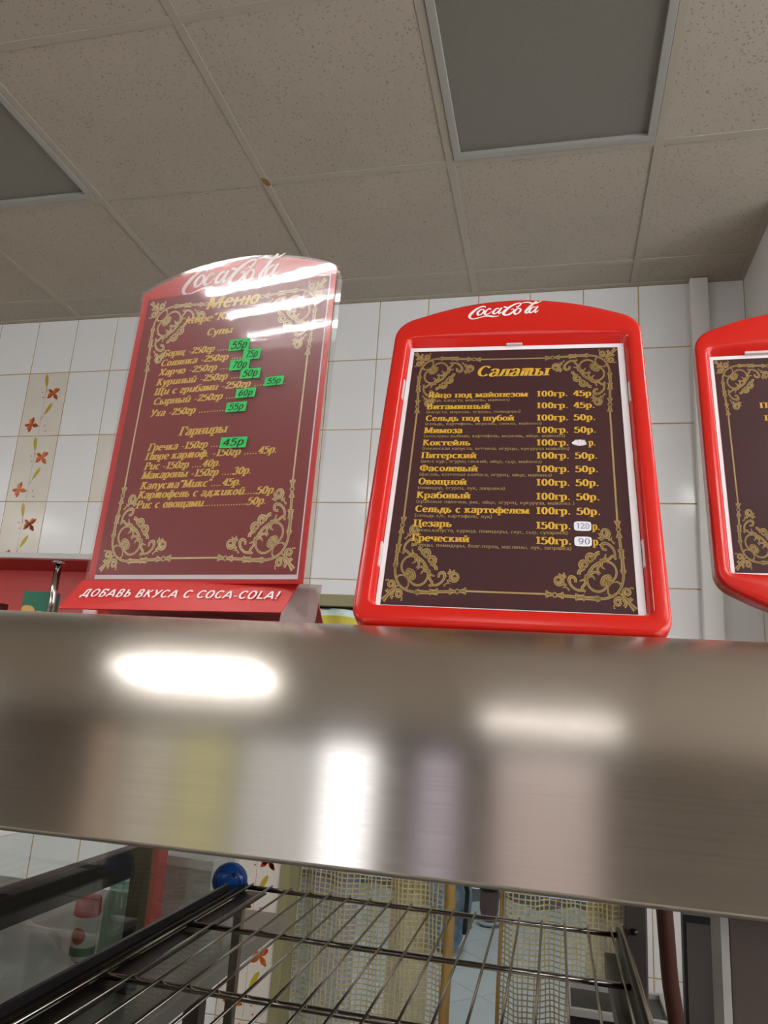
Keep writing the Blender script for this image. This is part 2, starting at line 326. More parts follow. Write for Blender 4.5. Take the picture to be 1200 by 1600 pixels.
# the flowing script of the soft drink logo: centre lines with widths, in units of its own drawing (x right, y up)
LOGO = [
 [(395, -128, 5), (392, -112, 12), (360, -110, 15), (305, -138, 20), (258, -185, 27), (230, -230, 26), (238, -262, 17), (275, -275, 12), (335, -260, 10), (400, -243, 14), (450, -246, 20), (478, -256, 15), (545, -250, 3)],
 [(378, -150, 10), (350, -150, 13), (318, -185, 21), (318, -220, 20), (345, -222, 12), (375, -190, 17), (380, -160, 16), (362, -148, 8)],
 [(452, -158, 12), (445, -142, 12), (415, -160, 15), (390, -200, 22), (402, -222, 16), (430, -214, 9), (470, -178, 6)],
 [(545, -150, 10), (520, -146, 12), (487, -180, 20), (482, -214, 19), (510, -212, 12), (545, -170, 8)], [(572, -138, 14), (542, -190, 21), (545, -218, 15), (575, -196, 5)],
 [(590, -130, 12), (612, -134, 16), (632, -138, 8)],
 [(722, -128, 6), (738, -140, 12), (772, -105, 13), (765, -88, 12), (715, -98, 15), (650, -140, 21), (598, -195, 28), (592, -232, 24), (628, -243, 16), (668, -222, 18), (698, -186, 12), (690, -165, 8), (665, -172, 4)],
 [(772, -100, 4), (800, -84, 9), (850, -84, 14), (900, -102, 15), (945, -96, 12), (995, -72, 3)],
 [(762, -160, 10), (740, -160, 13), (706, -196, 21), (708, -232, 20), (738, -230, 12), (766, -196, 17), (768, -170, 15), (750, -158, 8)],
 [(940, -72, 14), (895, -115, 20), (838, -180, 23), (820, -218, 22), (838, -228, 13), (862, -208, 4)],
 [(925, -152, 10), (900, -152, 12), (866, -188, 20), (862, -222, 19), (890, -220, 12), (928, -172, 8)], [(952, -142, 14), (920, -196, 21), (922, -226, 15), (958, -200, 4)],
]
def logo(name, x0, z0, wid, m, parent, y=-.0006, rot=0., hs=1., shear=0.):
    V = []; F = []; k = wid / 770.0
    for s in LOGO:
        p = smooth_poly(s, 6); strip(V, F, [(a[0], a[1]) for a in p], lambda i, dx, dy: p[i][2] * 1.15)
    c, s_ = math.cos(rot), math.sin(rot)
    out = []
    for a, b in V:
        xx = (a - 225) * k; zz = (b + 275) * k * hs; xx += shear * zz; out.append((x0 + xx * c - zz * s_, y, z0 + xx * s_ + zz * c))
    return mesh(name, out, F, m, parent)

# corner ornament of scrolls, one half mirrored about the diagonal; unit is ~1/9 of its length
def spiral(cx, cy, r0, a0, turns, n=14, shrink=.25):
    return [(cx + r0 * (1 - (1 - shrink) * i / n) * math.cos(a0 + turns * 2 * math.pi * i / n), cy + r0 * (1 - (1 - shrink) * i / n) * math.sin(a0 + turns * 2 * math.pi * i / n)) for i in range(n + 1)]
def orn_strokes():
    half = []
    def st(pts, w0, w1=None): half.append((pts, w0, w1 if w1 is not None else w0))
    st([(1.0, 3.9), (1.02, 3.0), (1.25, 2.2), (1.7, 1.55)], .24, .2)                       # quarter stem
    st([(.75, 3.75), (.95, 3.35), (1.3, 3.75)], .2, .1)                                     # cup flare
    st([(1.0, 3.4), (1.0, 4.9)], .42, .3); st([(.72, 4.95), (1.35, 4.95)], .16); st([(1.05, 4.95), (1.05, 5.6)], .42, .5); st([(.75, 5.65), (1.42, 5.65)], .2)
    st([(1.08, 5.6), (1.15, 7.0)], .26); st([(.85, 7.0), (1.5, 7.0)], .2); st([(1.17, 7.0), (1.18, 7.5)], .5, .25); st(arc(1.2, 7.75, .2, .2, 90, 450, 10), .12)
    st([(1.22, 7.95), (1.25, 8.5)], .25, .5); st([(.92, 8.55), (1.6, 8.55)], .2); st([(1.0, 4.85), (1.0, 4.95)], .3)
    # side scroll on the rod
    st([(1.7, 4.9), (1.75, 5.6), (2.1, 6.1), (2.55, 6.35)], .2, .26); st(spiral(2.6, 7.35, .48, -2.2, -1.35), .3, .16); st([(2.1, 6.6), (2.3, 6.9), (2.75, 6.9), (3.0, 6.6)], .26, .2)
    st([(2.55, 6.35), (2.95, 6.2), (2.85, 5.75), (2.45, 5.7)], .34, .22); st([(2.9, 7.0), (3.25, 7.35)], .34, .1); st([(2.95, 6.8), (3.35, 6.85)], .3, .12); st([(1.65, 6.3), (1.95, 6.6), (1.9, 7.0)], .18, .06)
    st([(1.6, 4.75), (1.9, 5.1), (2.3, 4.8), (2.75, 4.65)], .22, .26); st([(2.6, 5.3), (2.75, 4.8), (3.2, 4.6)], .1, .3)
    # rings and stems
    st(arc(2.65, 3.55, 1.0, 1.0, 60, 290, 16), .2); st([(2.75, 4.65), (3.4, 4.35), (3.95, 3.95)], .24, .3)
    st([(1.25, 2.3), (1.6, 2.6), (2.3, 2.5)], .2, .1); st([(3.0, 4.6), (3.1, 4.05), (2.75, 3.8)], .34, .08); st([(3.3, 4.3), (3.5, 3.7), (3.2, 3.35)], .34, .08)
    st([(2.2, 2.9), (2.5, 3.15), (2.95, 2.95)], .26, .34); st([(2.0, 2.6), (2.5, 2.35), (2.75, 2.75)], .1, .32); st(spiral(2.45, 2.95, .32, 0, 1.1), .2, .1)
    # scalloped outer band
    st([(3.2, 5.35), (3.5, 5.3), (3.75, 4.95), (4.1, 4.75)], .36, .26); st(arc(4.15, 4.85, .34, .34, 200, -20, 10), .36); st([(4.5, 4.8), (4.4, 4.5), (4.3, 4.3)], .3, .34)
    st([(4.2, 5.0), (3.9, 4.7), (4.3, 4.4)], .22, .2)
    # corner palmette
    st(spiral(.75, 1.65, .42, -.9, 1.25), .3, .2); st([(1.1, 1.25), (.6, .95), (.35, 1.15)], .2, .34); st([(.3, 2.0), (.28, 2.15)], .36, .3)
    return half
def ornament(name, x0, z0, su, sv, dx, dz, m, parent, y=-.0005, kw=1.06):
    V = []; F = []
    strokes = orn_strokes()
    for mir in (0, 1):
        for pts, w0, w1 in strokes:
            p = smooth_poly(pts, 3) if len(pts) > 2 else pts
            if mir: p = [(b, a) for a, b in p]
            n = max(len(p) - 1, 1); strip(V, F, p, lambda i, a, b: (w0 + (w1 - w0) * i / n) * kw)
    p = [(.1, .1), (.5, .55), (.95, 1.05), (1.5, 1.6)]; strip(V, F, p, lambda i, a, b: (.5, .34, .22, .12)[i] * kw)
    return mesh(name, [(x0 + dx * a * su, y, z0 + dz * b * sv) for a, b in V], F, m, parent)

# ------------------------------------------------------------------ the room: floor, walls, tiles, ceiling
FZ, CZ_, WY, XR = -CAMZ, 1.58, 2.675, .67
XL, YF, XH = -6.6, -3.5, 2.4               # hall: left wall, front (window) wall, right end
M_floor = mat('pale floor tile', rgb(150, 143, 132), .35, noise=(3, .08))
M_plaster = mat('cream plaster', rgb(176, 160, 140), .85, noise=(2, .06))
M_kwall = mat('pale kitchen plaster', rgb(206, 210, 206), .8, noise=(2, .03))
struct(box('floor', XL, XH, YF, WY + .12, FZ - .06, FZ, M_floor))
M_kfloor = mat('pale bluish floor tile', rgb(222, 230, 232), .3, noise=(4, .05))
kf = struct(box('floor', -2.4, 1.6, WY + .12, 7.2, FZ - .06, FZ - .004, mat('floor joint grey', rgb(120, 126, 128), .8)))
def floor_tile_mesh():
    bm = bmesh.new(); bx(bm, -.198, .198, -.198, .198, -.004, .0, .0015); me = bpy.data.meshes.new('floor_tile'); bm.to_mesh(me); bm.free(); me.materials.append(M_kfloor); return me
ftm = floor_tile_mesh()
for i in range(-16, 17):
    for j in range(-16, 17):
        x, y = -.4 + (i - j) * .4 * .7071, 5.0 + (i + j) * .4 * .7071
        if -2.1 < x < 1.3 and WY + .42 < y < 6.9:
            o = bpy.data.objects.new('tile', ftm); COL.objects.link(o); o.location = (x, y, FZ); o.rotation_euler = (0, 0, R(45)); o.parent = kf
# serving-side back wall with doorway
DX0, DX1, DZ = -.9187, .255, .345
bm = bmesh.new()
bx(bm, XL, DX0, WY + .0016, WY + .12, FZ, CZ_ + .05); bx(bm, DX1, XR + .12, WY + .0016, WY + .12, FZ, CZ_ + .05); bx(bm, DX0, DX1, WY + .0016, WY + .12, DZ, CZ_ + .05)
wb = struct(from_bm('wall_back', bm, M_grout))
TX, TZ, TW, TH = -2.3376, 1.3195, .2027, .3009
TILE_CACHE = {}
def tile_obj(x0, x1, z0, z1, decor):
    key = (round(x1 - x0, 4), round(z1 - z0, 4), decor)
    if key not in TILE_CACHE:
        bm = bmesh.new(); hw, hh = (x1 - x0) / 2 - .0016, (z1 - z0) / 2 - .0016
        bx(bm, -hw, hw, -.0065, .004, -hh, hh)
        es = [e for e in bm.edges if all(v.co.y < 0 for v in e.verts)]
        bmesh.ops.bevel(bm, geom=es, offset=.0018, segments=1, affect='EDGES')
        me = bpy.data.meshes.new('tile'); bmesh.ops.recalc_face_normals(bm, faces=bm.faces); bm.to_mesh(me); bm.free(); me.materials.append(M_tile2 if decor else M_tile)
        TILE_CACHE[key] = me
    o = bpy.data.objects.new('tile', TILE_CACHE[key]); COL.objects.link(o); o.parent = wb
    o.location = ((x0 + x1) / 2, WY + .0065 + random.uniform(-.0004, .0004), (z0 + z1) / 2)
    o.rotation_euler = (random.uniform(-.0022, .0022), 0, random.uniform(-.0022, .0022)); return o
M_petR = mat('rust red petal print', rgb(186, 66, 26), .3); M_petO = mat('orange petal print', rgb(214, 132, 58), .3); M_leafY = mat('olive yellow leaf print', rgb(186, 164, 48), .3); M_stemP = mat('mauve stem print', rgb(172, 148, 136), .3)
def flower_print(tile):
    V = []; F = []; I = []
    def petal(cx, cz, a, l, w_, mi):
        b0 = len(V); n = 5; pts = []
        for s in (1, -1):
            for k in range(n + 1):
                t = k / n if s == 1 else 1 - k / n; ww = s * w_ * math.sin(math.pi * min(1, t * .85 + .08)) * (.6 + .4 * t); pts.append((t * l, ww))
        for px, pz in pts: V.append((cx + px * math.cos(a) - pz * math.sin(a), -.0069, cz + px * math.sin(a) + pz * math.cos(a)))
        F.append(tuple(range(b0, b0 + len(pts)))); I.append(mi)
    def flower(cx, cz, ph):
        for k in range(3): petal(cx, cz, ph + k * 2.1 + 1.0, .030, .013, 1)
        for k in range(4): petal(cx, cz, ph + k * math.pi / 2 + .55 + .2 * math.sin(k * 2), .036, .0095, 0)
        petal(cx, cz, ph + 2, .012, .006, 1)
    def leaf(cx, cz, a): petal(cx, cz, a, .062, .011, 2); petal(cx, cz, a + math.pi, .03, .0022, 3)
    flower(.042, .048, .2); flower(-.042, -.098, .9); leaf(.0, .082, 1.75); leaf(.012, -.052, 1.05)
    for x, z in ((-.012, .03), (.022, -.105), (-.02, .055), (.03, -.13)): petal(x, z, .4, .008, .003, 0)
    b0 = len(V); V.extend([(-.0008, -.0068, -.14), (.0008, -.0068, -.14), (.0008, -.0068, .14), (-.0008, -.0068, .14)]); F.append((b0, b0 + 1, b0 + 2, b0 + 3)); I.append(3)
    if 'fp' not in TILE_CACHE:
        o = mesh('flower_print', V, F, None, tile, False, [M_petR, M_petO, M_leafY, M_stemP], I); TILE_CACHE['fp'] = o.data
    else:
        o = bpy.data.objects.new('flower_print', TILE_CACHE['fp']); COL.objects.link(o); o.parent = tile
for c in range(-3, 15):
    x0 = TX + c * TW; x1 = min(x0 + TW, XR)
    if x0 >= XR - .02: continue
    for r_ in range(-1, 10):
        z1 = min(TZ - r_ * TH, CZ_); z0 = max(TZ - (r_ + 1) * TH, FZ)
        a0, a1, b0_, b1_ = x0, x1, z0, z1
        if a0 >= DX0 - .01 and a1 <= DX1 + .12:                    # over the doorway
            if z1 <= DZ: 
                if a1 <= DX1 + .005: continue
                a0 = max(a0, DX1)
                if a1 - a0 < .02: continue
            elif z0 < DZ and a1 <= DX1 + .03: b0_ = DZ + .012
        if b1_ - b0_ < .015: continue
        dec = (c in (0, 6) and r_ >= 0) or (c == 2 and r_ == 1)
        t = tile_obj(a0, a1, b0_, b1_, dec)
        if dec and b1_ - b0_ > .29 and c != 2: flower_print(t)
# other walls
struct(box('wall_right', XR, XR + .12, 2.2, WY + .12, FZ, CZ_ + .05, mat('pale wall paint', rgb(232, 231, 229), .35, noise=(3, .03))))
struct(box('wall_left', XL - .12, XL, YF, WY + .12, FZ, CZ_ + .05, M_plaster))
struct(box('wall_side', XH, XH + .12, YF, 2.2, FZ, CZ_ + .05, mat('brown panelling', rgb(110, 92, 78), .6, noise=(4, .1))))
struct(box('wall_side', XR + .12, XH + .12, 2.2, 2.3, FZ, CZ_ + .05, mat('brown panelling', rgb(110, 92, 78), .6)))
# doorway frame (olive) and box conduit
bm = bmesh.new(); bx(bm, DX0 - .012, DX1 + .012, WY - .006, WY + .125, DZ - .03, DZ + .012, .003); bx(bm, DX0 - .012, DX0 + .022, WY - .006, WY + .125, FZ, DZ - .03, .003); bx(bm, DX1 - .03, DX1 + .012, WY - .006, WY + .125, FZ, DZ - .03, .003)
struct(from_bm('door_1', bm, mat('olive painted frame', rgb(148, 142, 104), .5)))
struct(box('trim_1', .477, .54, WY - .035, WY, FZ, CZ_, mat('white conduit', rgb(238, 237, 235), .4), None, .004))
# kitchen beyond
struct(box('wall_far', -2.4, 1.6, 7.2, 7.3, FZ, CZ_, M_kwall)); struct(box('wall_side', -2.5, -2.4, WY + .12, 7.3, FZ, CZ_, M_kwall)); struct(box('wall_side', 1.6, 1.7, WY + .12, 7.3, FZ, CZ_, M_kwall))
struct(box('ceiling', -2.5, 1.7, WY + .12, 7.3, CZ_, CZ_ + .05, M_kwall))

# ceiling: rails and lay-in panels
GX, GY = -.9215, 1.3096
cl = struct(box('ceiling', XL, XH, YF, WY + .12, CZ_ + .02, CZ_ + .08, mat('dark ceiling void', rgb(70, 62, 52), .9)))
LIT = [(-1, -3), (1, -5), (-8, -5), (4, -6), (-4, -2), (-7, -2), (-7, 0), (3, -3), (3, -1)]; OFF = [(1, 0), (-2, 0)]  # LIT: mirrored lamps first, then unseen ones added to brighten wall and signs
def clip(a, b, lo, hi): return max(a, lo), min(b, hi)
PC = {}
for i in range(-10, 7):
    for j in range(-9, 4):
        xa, xb = clip(GX + .6 * i, GX + .6 * (i + 1), XL, XH); ya, yb = clip(GY + .6 * j, GY + .6 * (j + 1), YF, WY)
        if j >= 2: ya = GY + 1.2; yb = WY
        if j == 3: continue
        if ya > 2.15: xb = min(xb, XR)
        if xb - xa < .04 or yb - ya < .04 or (i, j) in LIT or (i, j) in OFF: continue
        key = (round(xb - xa, 3), round(yb - ya, 3))
        if key not in PC:
            bm = bmesh.new(); hx, hy = key[0] / 2 - .004, key[1] / 2 - .004; bx(bm, -hx, hx, -hy, hy, 0, .015, .0012)
            me = bpy.data.meshes.new('ceiling_tile'); bmesh.ops.recalc_face_normals(bm, faces=bm.faces); bm.to_mesh(me); bm.free(); me.materials.append(M_ceil); PC[key] = me
        o = bpy.data.objects.new('ceiling_tile', PC[key]); COL.objects.link(o); o.parent = cl
        o.location = ((xa + xb) / 2, (ya + yb) / 2, CZ_ + random.uniform(.0015, .004)); o.rotation_euler = (random.uniform(-.003, .003), random.uniform(-.003, .003), 0)
for i in range(-9, 6):
    x = GX + .6 * i; y1 = WY if x < XR else 2.2
    if x < XH: box('ceiling_rail', x - .012, x + .012, YF, y1, CZ_ - .0005, CZ_ + .012, M_rail, cl, .0012)
for j in range(-8, 3):
    y = GY + .6 * j; box('ceiling_rail', XL, XR if y > 2.2 else XH, y - .012, y + .012, CZ_ - .0002, CZ_ + .012, M_rail, cl, .0012)
box('edge_trim', XL, XR, WY - .022, WY - .001, CZ_ - .002, CZ_ + .012, M_rail, cl, .001); box('edge_trim', XR - .022, XR - .001, 2.2, WY - .022, CZ_ - .002, CZ_ + .012, M_rail, cl, .001)
# small rust-stained nick where two rails meet
sm = mesh('water_stain', [(GX - .006, GY + .575, CZ_ - .0012), (GX + .012, GY + .585, CZ_ - .0012), (GX + .014, GY + .612, CZ_ - .0012), (GX + .002, GY + .618, CZ_ - .0012), (GX - .008, GY + .60, CZ_ - .0012)], [(4, 3, 2, 1, 0)], mat('rust stain', rgb(140, 98, 60), .8), cl)

def off_light(i, j, label):
    e = tag(empty('ceiling_light', (GX + .6 * (i + .5), GY + .6 * (j + .5), CZ_)), label, 'ceiling light', 'unlit square ceiling lights')
    bm = bmesh.new(); h = .287; f = .022
    for a in ((-h, h, -h, -h + f), (-h, h, h - f, h), (-h, -h + f, -h + f, h - f), (h - f, h, -h + f, h - f)): bx(bm, a[0], a[1], a[2], a[3], -.004, .03, .002)
    from_bm('frame', bm, M_lumframe, e)
    box('diffuser', -h + f - .002, h - f + .002, -h + f - .002, h - f + .002, .008, .013, M_diff, e)
off_light(1, 0, 'unlit square ceiling light with grey diffuser above the round-topped signs, right of the other')
off_light(-2, 0, 'unlit square ceiling light with grey diffuser cut by the left edge of the picture')
M_tube = mat('lit fluorescent tube', (1, 1, 1, 1), .5, emit=((1, .985, .965, 1), TUBE)); M_refl = mat('satin reflector', rgb(168, 168, 166), .4)
M_tube2 = mat('dim fluorescent tube', (1, 1, 1, 1), .5, emit=((1, .97, .96, 1), TUBE * .3))  # same tube with a weaker glow
def lit_light(i, j, label):
    e = tag(empty('fluorescent_light', (GX + .6 * (i + .5), GY + .6 * (j + .5), CZ_)), label, 'ceiling light', 'lit fluorescent ceiling lights')
    bm = bmesh.new(); h = .29
    bx(bm, -h, h, -h, h, .012, .016)
    for a in ((-h, h, -h, -h + .012), (-h, h, h - .012, h), (-h, -h + .012, -h, h), (h - .012, h, -h, h)): bx(bm, a[0], a[1], a[2], a[3], -.045, .016)
    from_bm('housing', bm, M_refl, e)
    for k in range(4):
        y = -.2115 + .141 * k; tube('tube', [(-.272, y, -.018), (.272, y, -.018)], .013, M_tube2 if (i, j) == (1, -5) else M_tube, e, 10)
    for k in range(3):
        y = -.141 + .141 * k; box('reflector_rib', -h + .012, h - .012, y - .004, y + .004, -.04, .012, M_refl, e)
LL = ['lit four-tube ceiling light above and behind the camera, mirrored in the maroon menu', 'lit four-tube ceiling light mirrored on the rolled top of the steel hood', 'lit four-tube ceiling light far left, mirrored in the floral wall tiles', 'added four-tube fill light out of frame at the right, behind the camera', 'added four-tube fill light over the left part of the serving line', 'added four-tube fill light at the far left of the serving line', 'added four-tube fill light nearest the tiled wall, left of the picture', 'added four-tube fill light right of the camera over the customer side', 'added four-tube fill light right of the hood end, out of the picture']
for (i, j), l in zip(LIT, LL): lit_light(i, j, l)
M_tubek = mat('kitchen fill tube', (1, 1, 1, 1), .5, emit=((.93, .97, 1, 1), TUBE * 2.2))
# unseen lamp added to brighten the room beyond the doorway
e = tag(empty('fluorescent_light', (-.3, 4.7, CZ_)), 'added unseen batten light brightening the room beyond the curtains', 'ceiling light')
box('housing', -.06, .06, -.6, .6, -.04, 0, M_refl, e, .004)
for s in (-1, 1): tube('tube', [(.03 * s, -.58, -.055), (.03 * s, .58, -.055)], .013, M_tubek, e, 10)

# window wall behind the camera (seen mirrored in the steel)
M_fillday = mat('added daylight pane', rgb(244, 246, 250), .3, emit=((.93, .97, 1, 1), FILL_DAY))
wf = struct(empty('wall_front', (0, YF, 0)))
M_wfront = mat('brown front wall', rgb(80, 68, 56), .7, noise=(3, .08))
def pane_mat(name, c, s):
    m = mat(name, c, .4, emit=(c, s))
    if 'curtain' in name or 'sheer' in name or 'blind' in name:             # pleats of the backlit cloth
        nt = m.node_tree; tc = nt.nodes.new('ShaderNodeTexCoord'); wv = nt.nodes.new('ShaderNodeTexWave'); wv.bands_direction = 'X'; wv.inputs['Scale'].default_value = 5.5; wv.inputs['Distortion'].default_value = 1.2; wv.inputs['Detail'].default_value = 1
        mr = nt.nodes.new('ShaderNodeMapRange'); mr.inputs[3].default_value = s * .72; mr.inputs[4].default_value = s * 1.25
        nt.links.new(tc.outputs['Object'], wv.inputs['Vector']); nt.links.new(wv.outputs['Fac'], mr.inputs[0]); nt.links.new(mr.outputs[0], nt.nodes['Principled BSDF'].inputs['Emission Strength'])
    return m
WINS = [(-3.12, -2.95, pane_mat('daylight through peach curtain', rgb(240, 214, 190), .40 * DAY)), (-2.9, -2.5, pane_mat('daylight through grey sheer', rgb(220, 218, 206), .32 * DAY)),
        (-2.5, -2.06, pane_mat('daylight through lime curtain', rgb(222, 222, 160), .3 * DAY)), (-2.03, -1.52, pane_mat('daylight through white sheer', rgb(226, 232, 236), .42 * DAY)),
        (-1.48, -1.12, pane_mat('open daylight', rgb(244, 248, 255), 2.4 * DAY)), (-.83, -.58, pane_mat('daylight through lilac curtain', rgb(222, 216, 240), .36 * DAY)),
        (-.36, .27, pane_mat('daylight through mauve blind', rgb(214, 196, 196), .19 * DAY))]
xs = [XL] + [a for q in WINS for a in (q[0], q[1])] + [XH]
bm = bmesh.new()
for k in range(0, len(xs), 2):
    if xs[k + 1] - xs[k] > .001: bx(bm, xs[k], xs[k + 1], -.12, 0, FZ, CZ_ + .05)
bx(bm, WINS[0][0], WINS[-1][1], -.12, 0, .55, CZ_ + .05); bx(bm, WINS[0][0], WINS[-1][1], -.12, 0, FZ, FZ + .1)
o = from_bm('wall_front_panel', bm, M_wfront, wf)
for k, (a, b, m) in enumerate(WINS):
    wn = struct(empty('window_%d' % (k + 1), ((a + b) / 2, YF, 0)))
    h = (b - a) / 2
    box('pane', -h, h, -.07, -.06, FZ + .1, .55, m, wn)
    bm = bmesh.new(); bx(bm, -h, -h + .012, -.09, -.03, FZ + .1, .55); bx(bm, h - .012, h, -.09, -.03, FZ + .1, .55); from_bm('window_frame', bm, M_refl, wn)
# unseen windows added for light: left end of the front wall, right side of the hall
for k, (x0, x1) in enumerate(((-6.45, -5.45), (-5.35, -4.35))):
    wn = struct(empty('window_%d' % (9 + k), ((x0 + x1) / 2, YF, 0))); h = (x1 - x0) / 2
    box('pane', -h, h, .002, .012, FZ + 1.25, 1.30, M_fillday, wn); bm = bmesh.new(); bx(bm, -h - .03, -h, .0, .04, FZ + 1.22, 1.33); bx(bm, h, h + .03, .0, .04, FZ + 1.22, 1.33); bx(bm, -h, h, .0, .04, 1.30, 1.33); bx(bm, -h, h, .0, .04, FZ + 1.22, FZ + 1.25); from_bm('window_frame', bm, M_lumframe, wn)
for k, (y0, y1) in enumerate(((-3.2, -1.7), (-1.6, -.1), (0, 1.5))):
    wn = struct(empty('window_%d' % (11 + k), (XH, (y0 + y1) / 2, 0))); h = (y1 - y0) / 2
    box('pane', -.012, -.002, -h, h, FZ + 1.25, 1.40, M_fillday, wn); bm = bmesh.new(); bx(bm, -.04, 0, -h - .03, -h, FZ + 1.22, 1.43); bx(bm, -.04, 0, h, h + .03, FZ + 1.22, 1.43); bx(bm, -.04, 0, -h, h, 1.40, 1.43); bx(bm, -.04, 0, -h, h, FZ + 1.22, FZ + 1.25); from_bm('window_frame', bm, M_lumframe, wn)
# bright transom over the mauve blind
wn = struct(empty('window_8', (-.045, YF, 0))); box('pane', -.3, .3, -.02, -.005, -.05, .42, pane_mat('bright transom', rgb(240, 236, 236), .45 * DAY), wn)

# ------------------------------------------------------------------ steel hood over the serving counter
HX0, HX1, HY, HB, HT, HR, HRY = -1.80, .60, .65, -.1435, .0715, .132, .125
hood = tag(empty('serving_hood', (0, HY, HT)), 'brushed stainless steel hood with rolled front edge, carrying the red signs', 'serving hood')
def hpt(y, z): return (y - HY, z - HT)
prof = [(HY + .02, HB + .004), (HY + .02, HB + .0035), (HY + .004, HB), (HY + .0012, HB + .001), (HY, HB + .003), (HY, HB + .0035)] + [(HY, HB + .004 + (HT - HR - HB - .004) * k / 6) for k in range(1, 7)]
prof += [(HY + HRY - HRY * math.cos(R(a)), HT - HR + HR * math.sin(R(a))) for a in range(3, 91, 3)] + [(.95, HT), (1.15, HT), (1.38, HT)]
V = []; F = []; nx = 2
for y, z in prof:
    yy, zz = hpt(y, z)
    for k in range(nx): V.append((HX0 + (HX1 - HX0) * k / (nx - 1), yy, zz))
for i in range(len(prof) - 1): F.append((2 * i, 2 * i + 1, 2 * i + 3, 2 * i + 2))
fp = mesh('front_panel', V, F, M_steel, hood, True)
uv = fp.data.uv_layers.new(name='UVMap')
for lp in fp.data.loops: uv.data[lp.index].uv = (fp.data.vertices[lp.vertex_index].co.x, (lp.vertex_index // 2) / len(prof))
V2 = [(v[0], v[1] + .003, v[2] - .002) for v in V[4:]]
mesh('inner_liner', V2, [tuple(reversed(f)) for f in F[:-2]], mat('dull steel inside', rgb(150, 146, 140), .5, 1.), hood, True)
M_steelin = mat('dull steel inside', rgb(150, 146, 140), .5, 1.)
box('end_cap', HX1 - .003, HX1, .13, .72, HB - HT + .02, -.003, M_steelin, hood); box('end_cap', HX0, HX0 + .003, .13, .72, HB - HT + .02, -.003, M_steelin, hood)
box('back_flange', HX0, HX1, .727, .73, -.10, -.001, M_steelin, hood)
# pillar at the right with pale edge, uprights behind
box('front_pillar', .134, .40, .042, .08, FZ - HT, HB - HT + .012, M_brownsteel, hood, .003)
box('edge_strip', .1275, .1335, .040, .082, FZ - HT, HB - HT + .012, mat('pale edge strip', rgb(150, 146, 141), .4), hood)
box('upright', .108, .142, .695, .725, FZ - HT, -.004, M_brownsteel, hood, .003)
box('upright', -1.74, -1.70, .665, .695, FZ - HT, -.004, M_brownsteel, hood, .003); box('upright', -1.74, -1.70, .02, .05, FZ - HT, -.02, M_brownsteel, hood, .003)
box('upright', -.552, -.536, .702, .720, FZ - HT, -.425, M_wire, hood, .003)
tube('bolt', [(.122, .694, -.405), (.122, .688, -.405)], .005, M_black, hood)

box('shade_apron', HX0 + .02, HX1, .004, .014, FZ - HT, -.375 - HT, M_steelin, hood, .002)  # out-of-view panel added to keep hall light off the lower wall

# wire shelf under the hood
SZ = -.34
sh = tag(empty('wire_shelf', (-.22, 1.0, SZ)), 'chromed wire shelf with thin parallel rods below the steel hood', 'wire shelf')
def sx(x): return x + .22
for y in (1.354, 1.122, .900, .74):
    tube('crossbar', [(sx(-.532), y - 1.0, -.004), (sx(.098), y - 1.0, -.004)], .0042, M_wire, sh, 8)
N = 18
wm = None
for k in range(N):
    x = -.522 + .61 * k / (N - 1)
    if wm is None:
        o = tube('wire', [(0, -.30, 0), (0, .358, 0)], .0019, M_wire, sh, 6); o.location = (sx(x), 0, .0015); wm = o.data
    else:
        o = bpy.data.objects.new('wire', wm); COL.objects.link(o); o.parent = sh; o.location = (sx(x), 0, .0015)
box('side_rail', sx(-.552), sx(-.536), -.32, .37, -.012, .0, M_dark, sh, .002); box('side_rail', sx(-.549), sx(-.543), -.32, .30, .0, .012, M_black, sh, .001)
box('rail_flange', sx(-.536), sx(-.50), -.32, .37, -.016, -.013, M_dark, sh)
box('side_rail', sx(.096), sx(.108), -.32, .37, -.022, .004, M_dark, sh, .002); tube('rail_rod', [(sx(.104), .36, .008), (sx(.106), -.3, .008)], .0032, M_wire, sh, 8)
box('rail_flange', sx(.076), sx(.096), -.1, .33, -.05, -.024, M_dark, sh)

# ------------------------------------------------------------------ moulded sign frames
def outline(w_, zb, zs, sag, rb, rtp, bsag=0., n=6, nt=20):
    """closed outline, fixed vertex count: bottom, br corner, right, tr corner, top arch, tl corner, left, bl corner"""
    pts = []
    def corner(p, d1, d2, r_):
        a = (p[0] - d1[0] * r_, p[1] - d1[1] * r_); b = (p[0] + d2[0] * r_, p[1] + d2[1] * r_)
        return [((1 - t) ** 2 * a[0] + 2 * t * (1 - t) * p[0] + t * t * b[0], (1 - t) ** 2 * a[1] + 2 * t * (1 - t) * p[1] + t * t * b[1]) for t in [k / n for k in range(n + 1)]]
    def par(x, z, s): return z + s * (1 - (x / w_) ** 2)
    def tang(s): d = (-1, 2 * s / w_); l = math.hypot(*d); return (d[0] / l, d[1] / l)
    tb = tang(-bsag); tt = tang(sag)
    c1 = corner((w_, zb), (-tb[0], -tb[1]) if False else (1 / math.hypot(1, 2 * bsag / w_), (2 * bsag / w_) / math.hypot(1, 2 * bsag / w_)), (0, 1), rb)
    c2 = corner((w_, zs), (0, 1), tt, rtp)
    xs0 = c1[0][0]; bot = [(-xs0 + 2 * xs0 * k / nt, par(-xs0 + 2 * xs0 * k / nt, zb, -bsag)) for k in range(1, nt)]
    xs1 = c2[-1][0]; top = [(xs1 - 2 * xs1 * k / nt, par(xs1 - 2 * xs1 * k / nt, zs, sag)) for k in range(1, nt)]
    rs = [(w_, c1[-1][1] + (c2[0][1] - c1[-1][1]) * k / 4) for k in range(1, 4)]
    mir = lambda l: [(-a, b) for a, b in reversed(l)]
    return bot + c1 + rs + c2 + top + mir(c2) + mir(rs) + mir(c1)
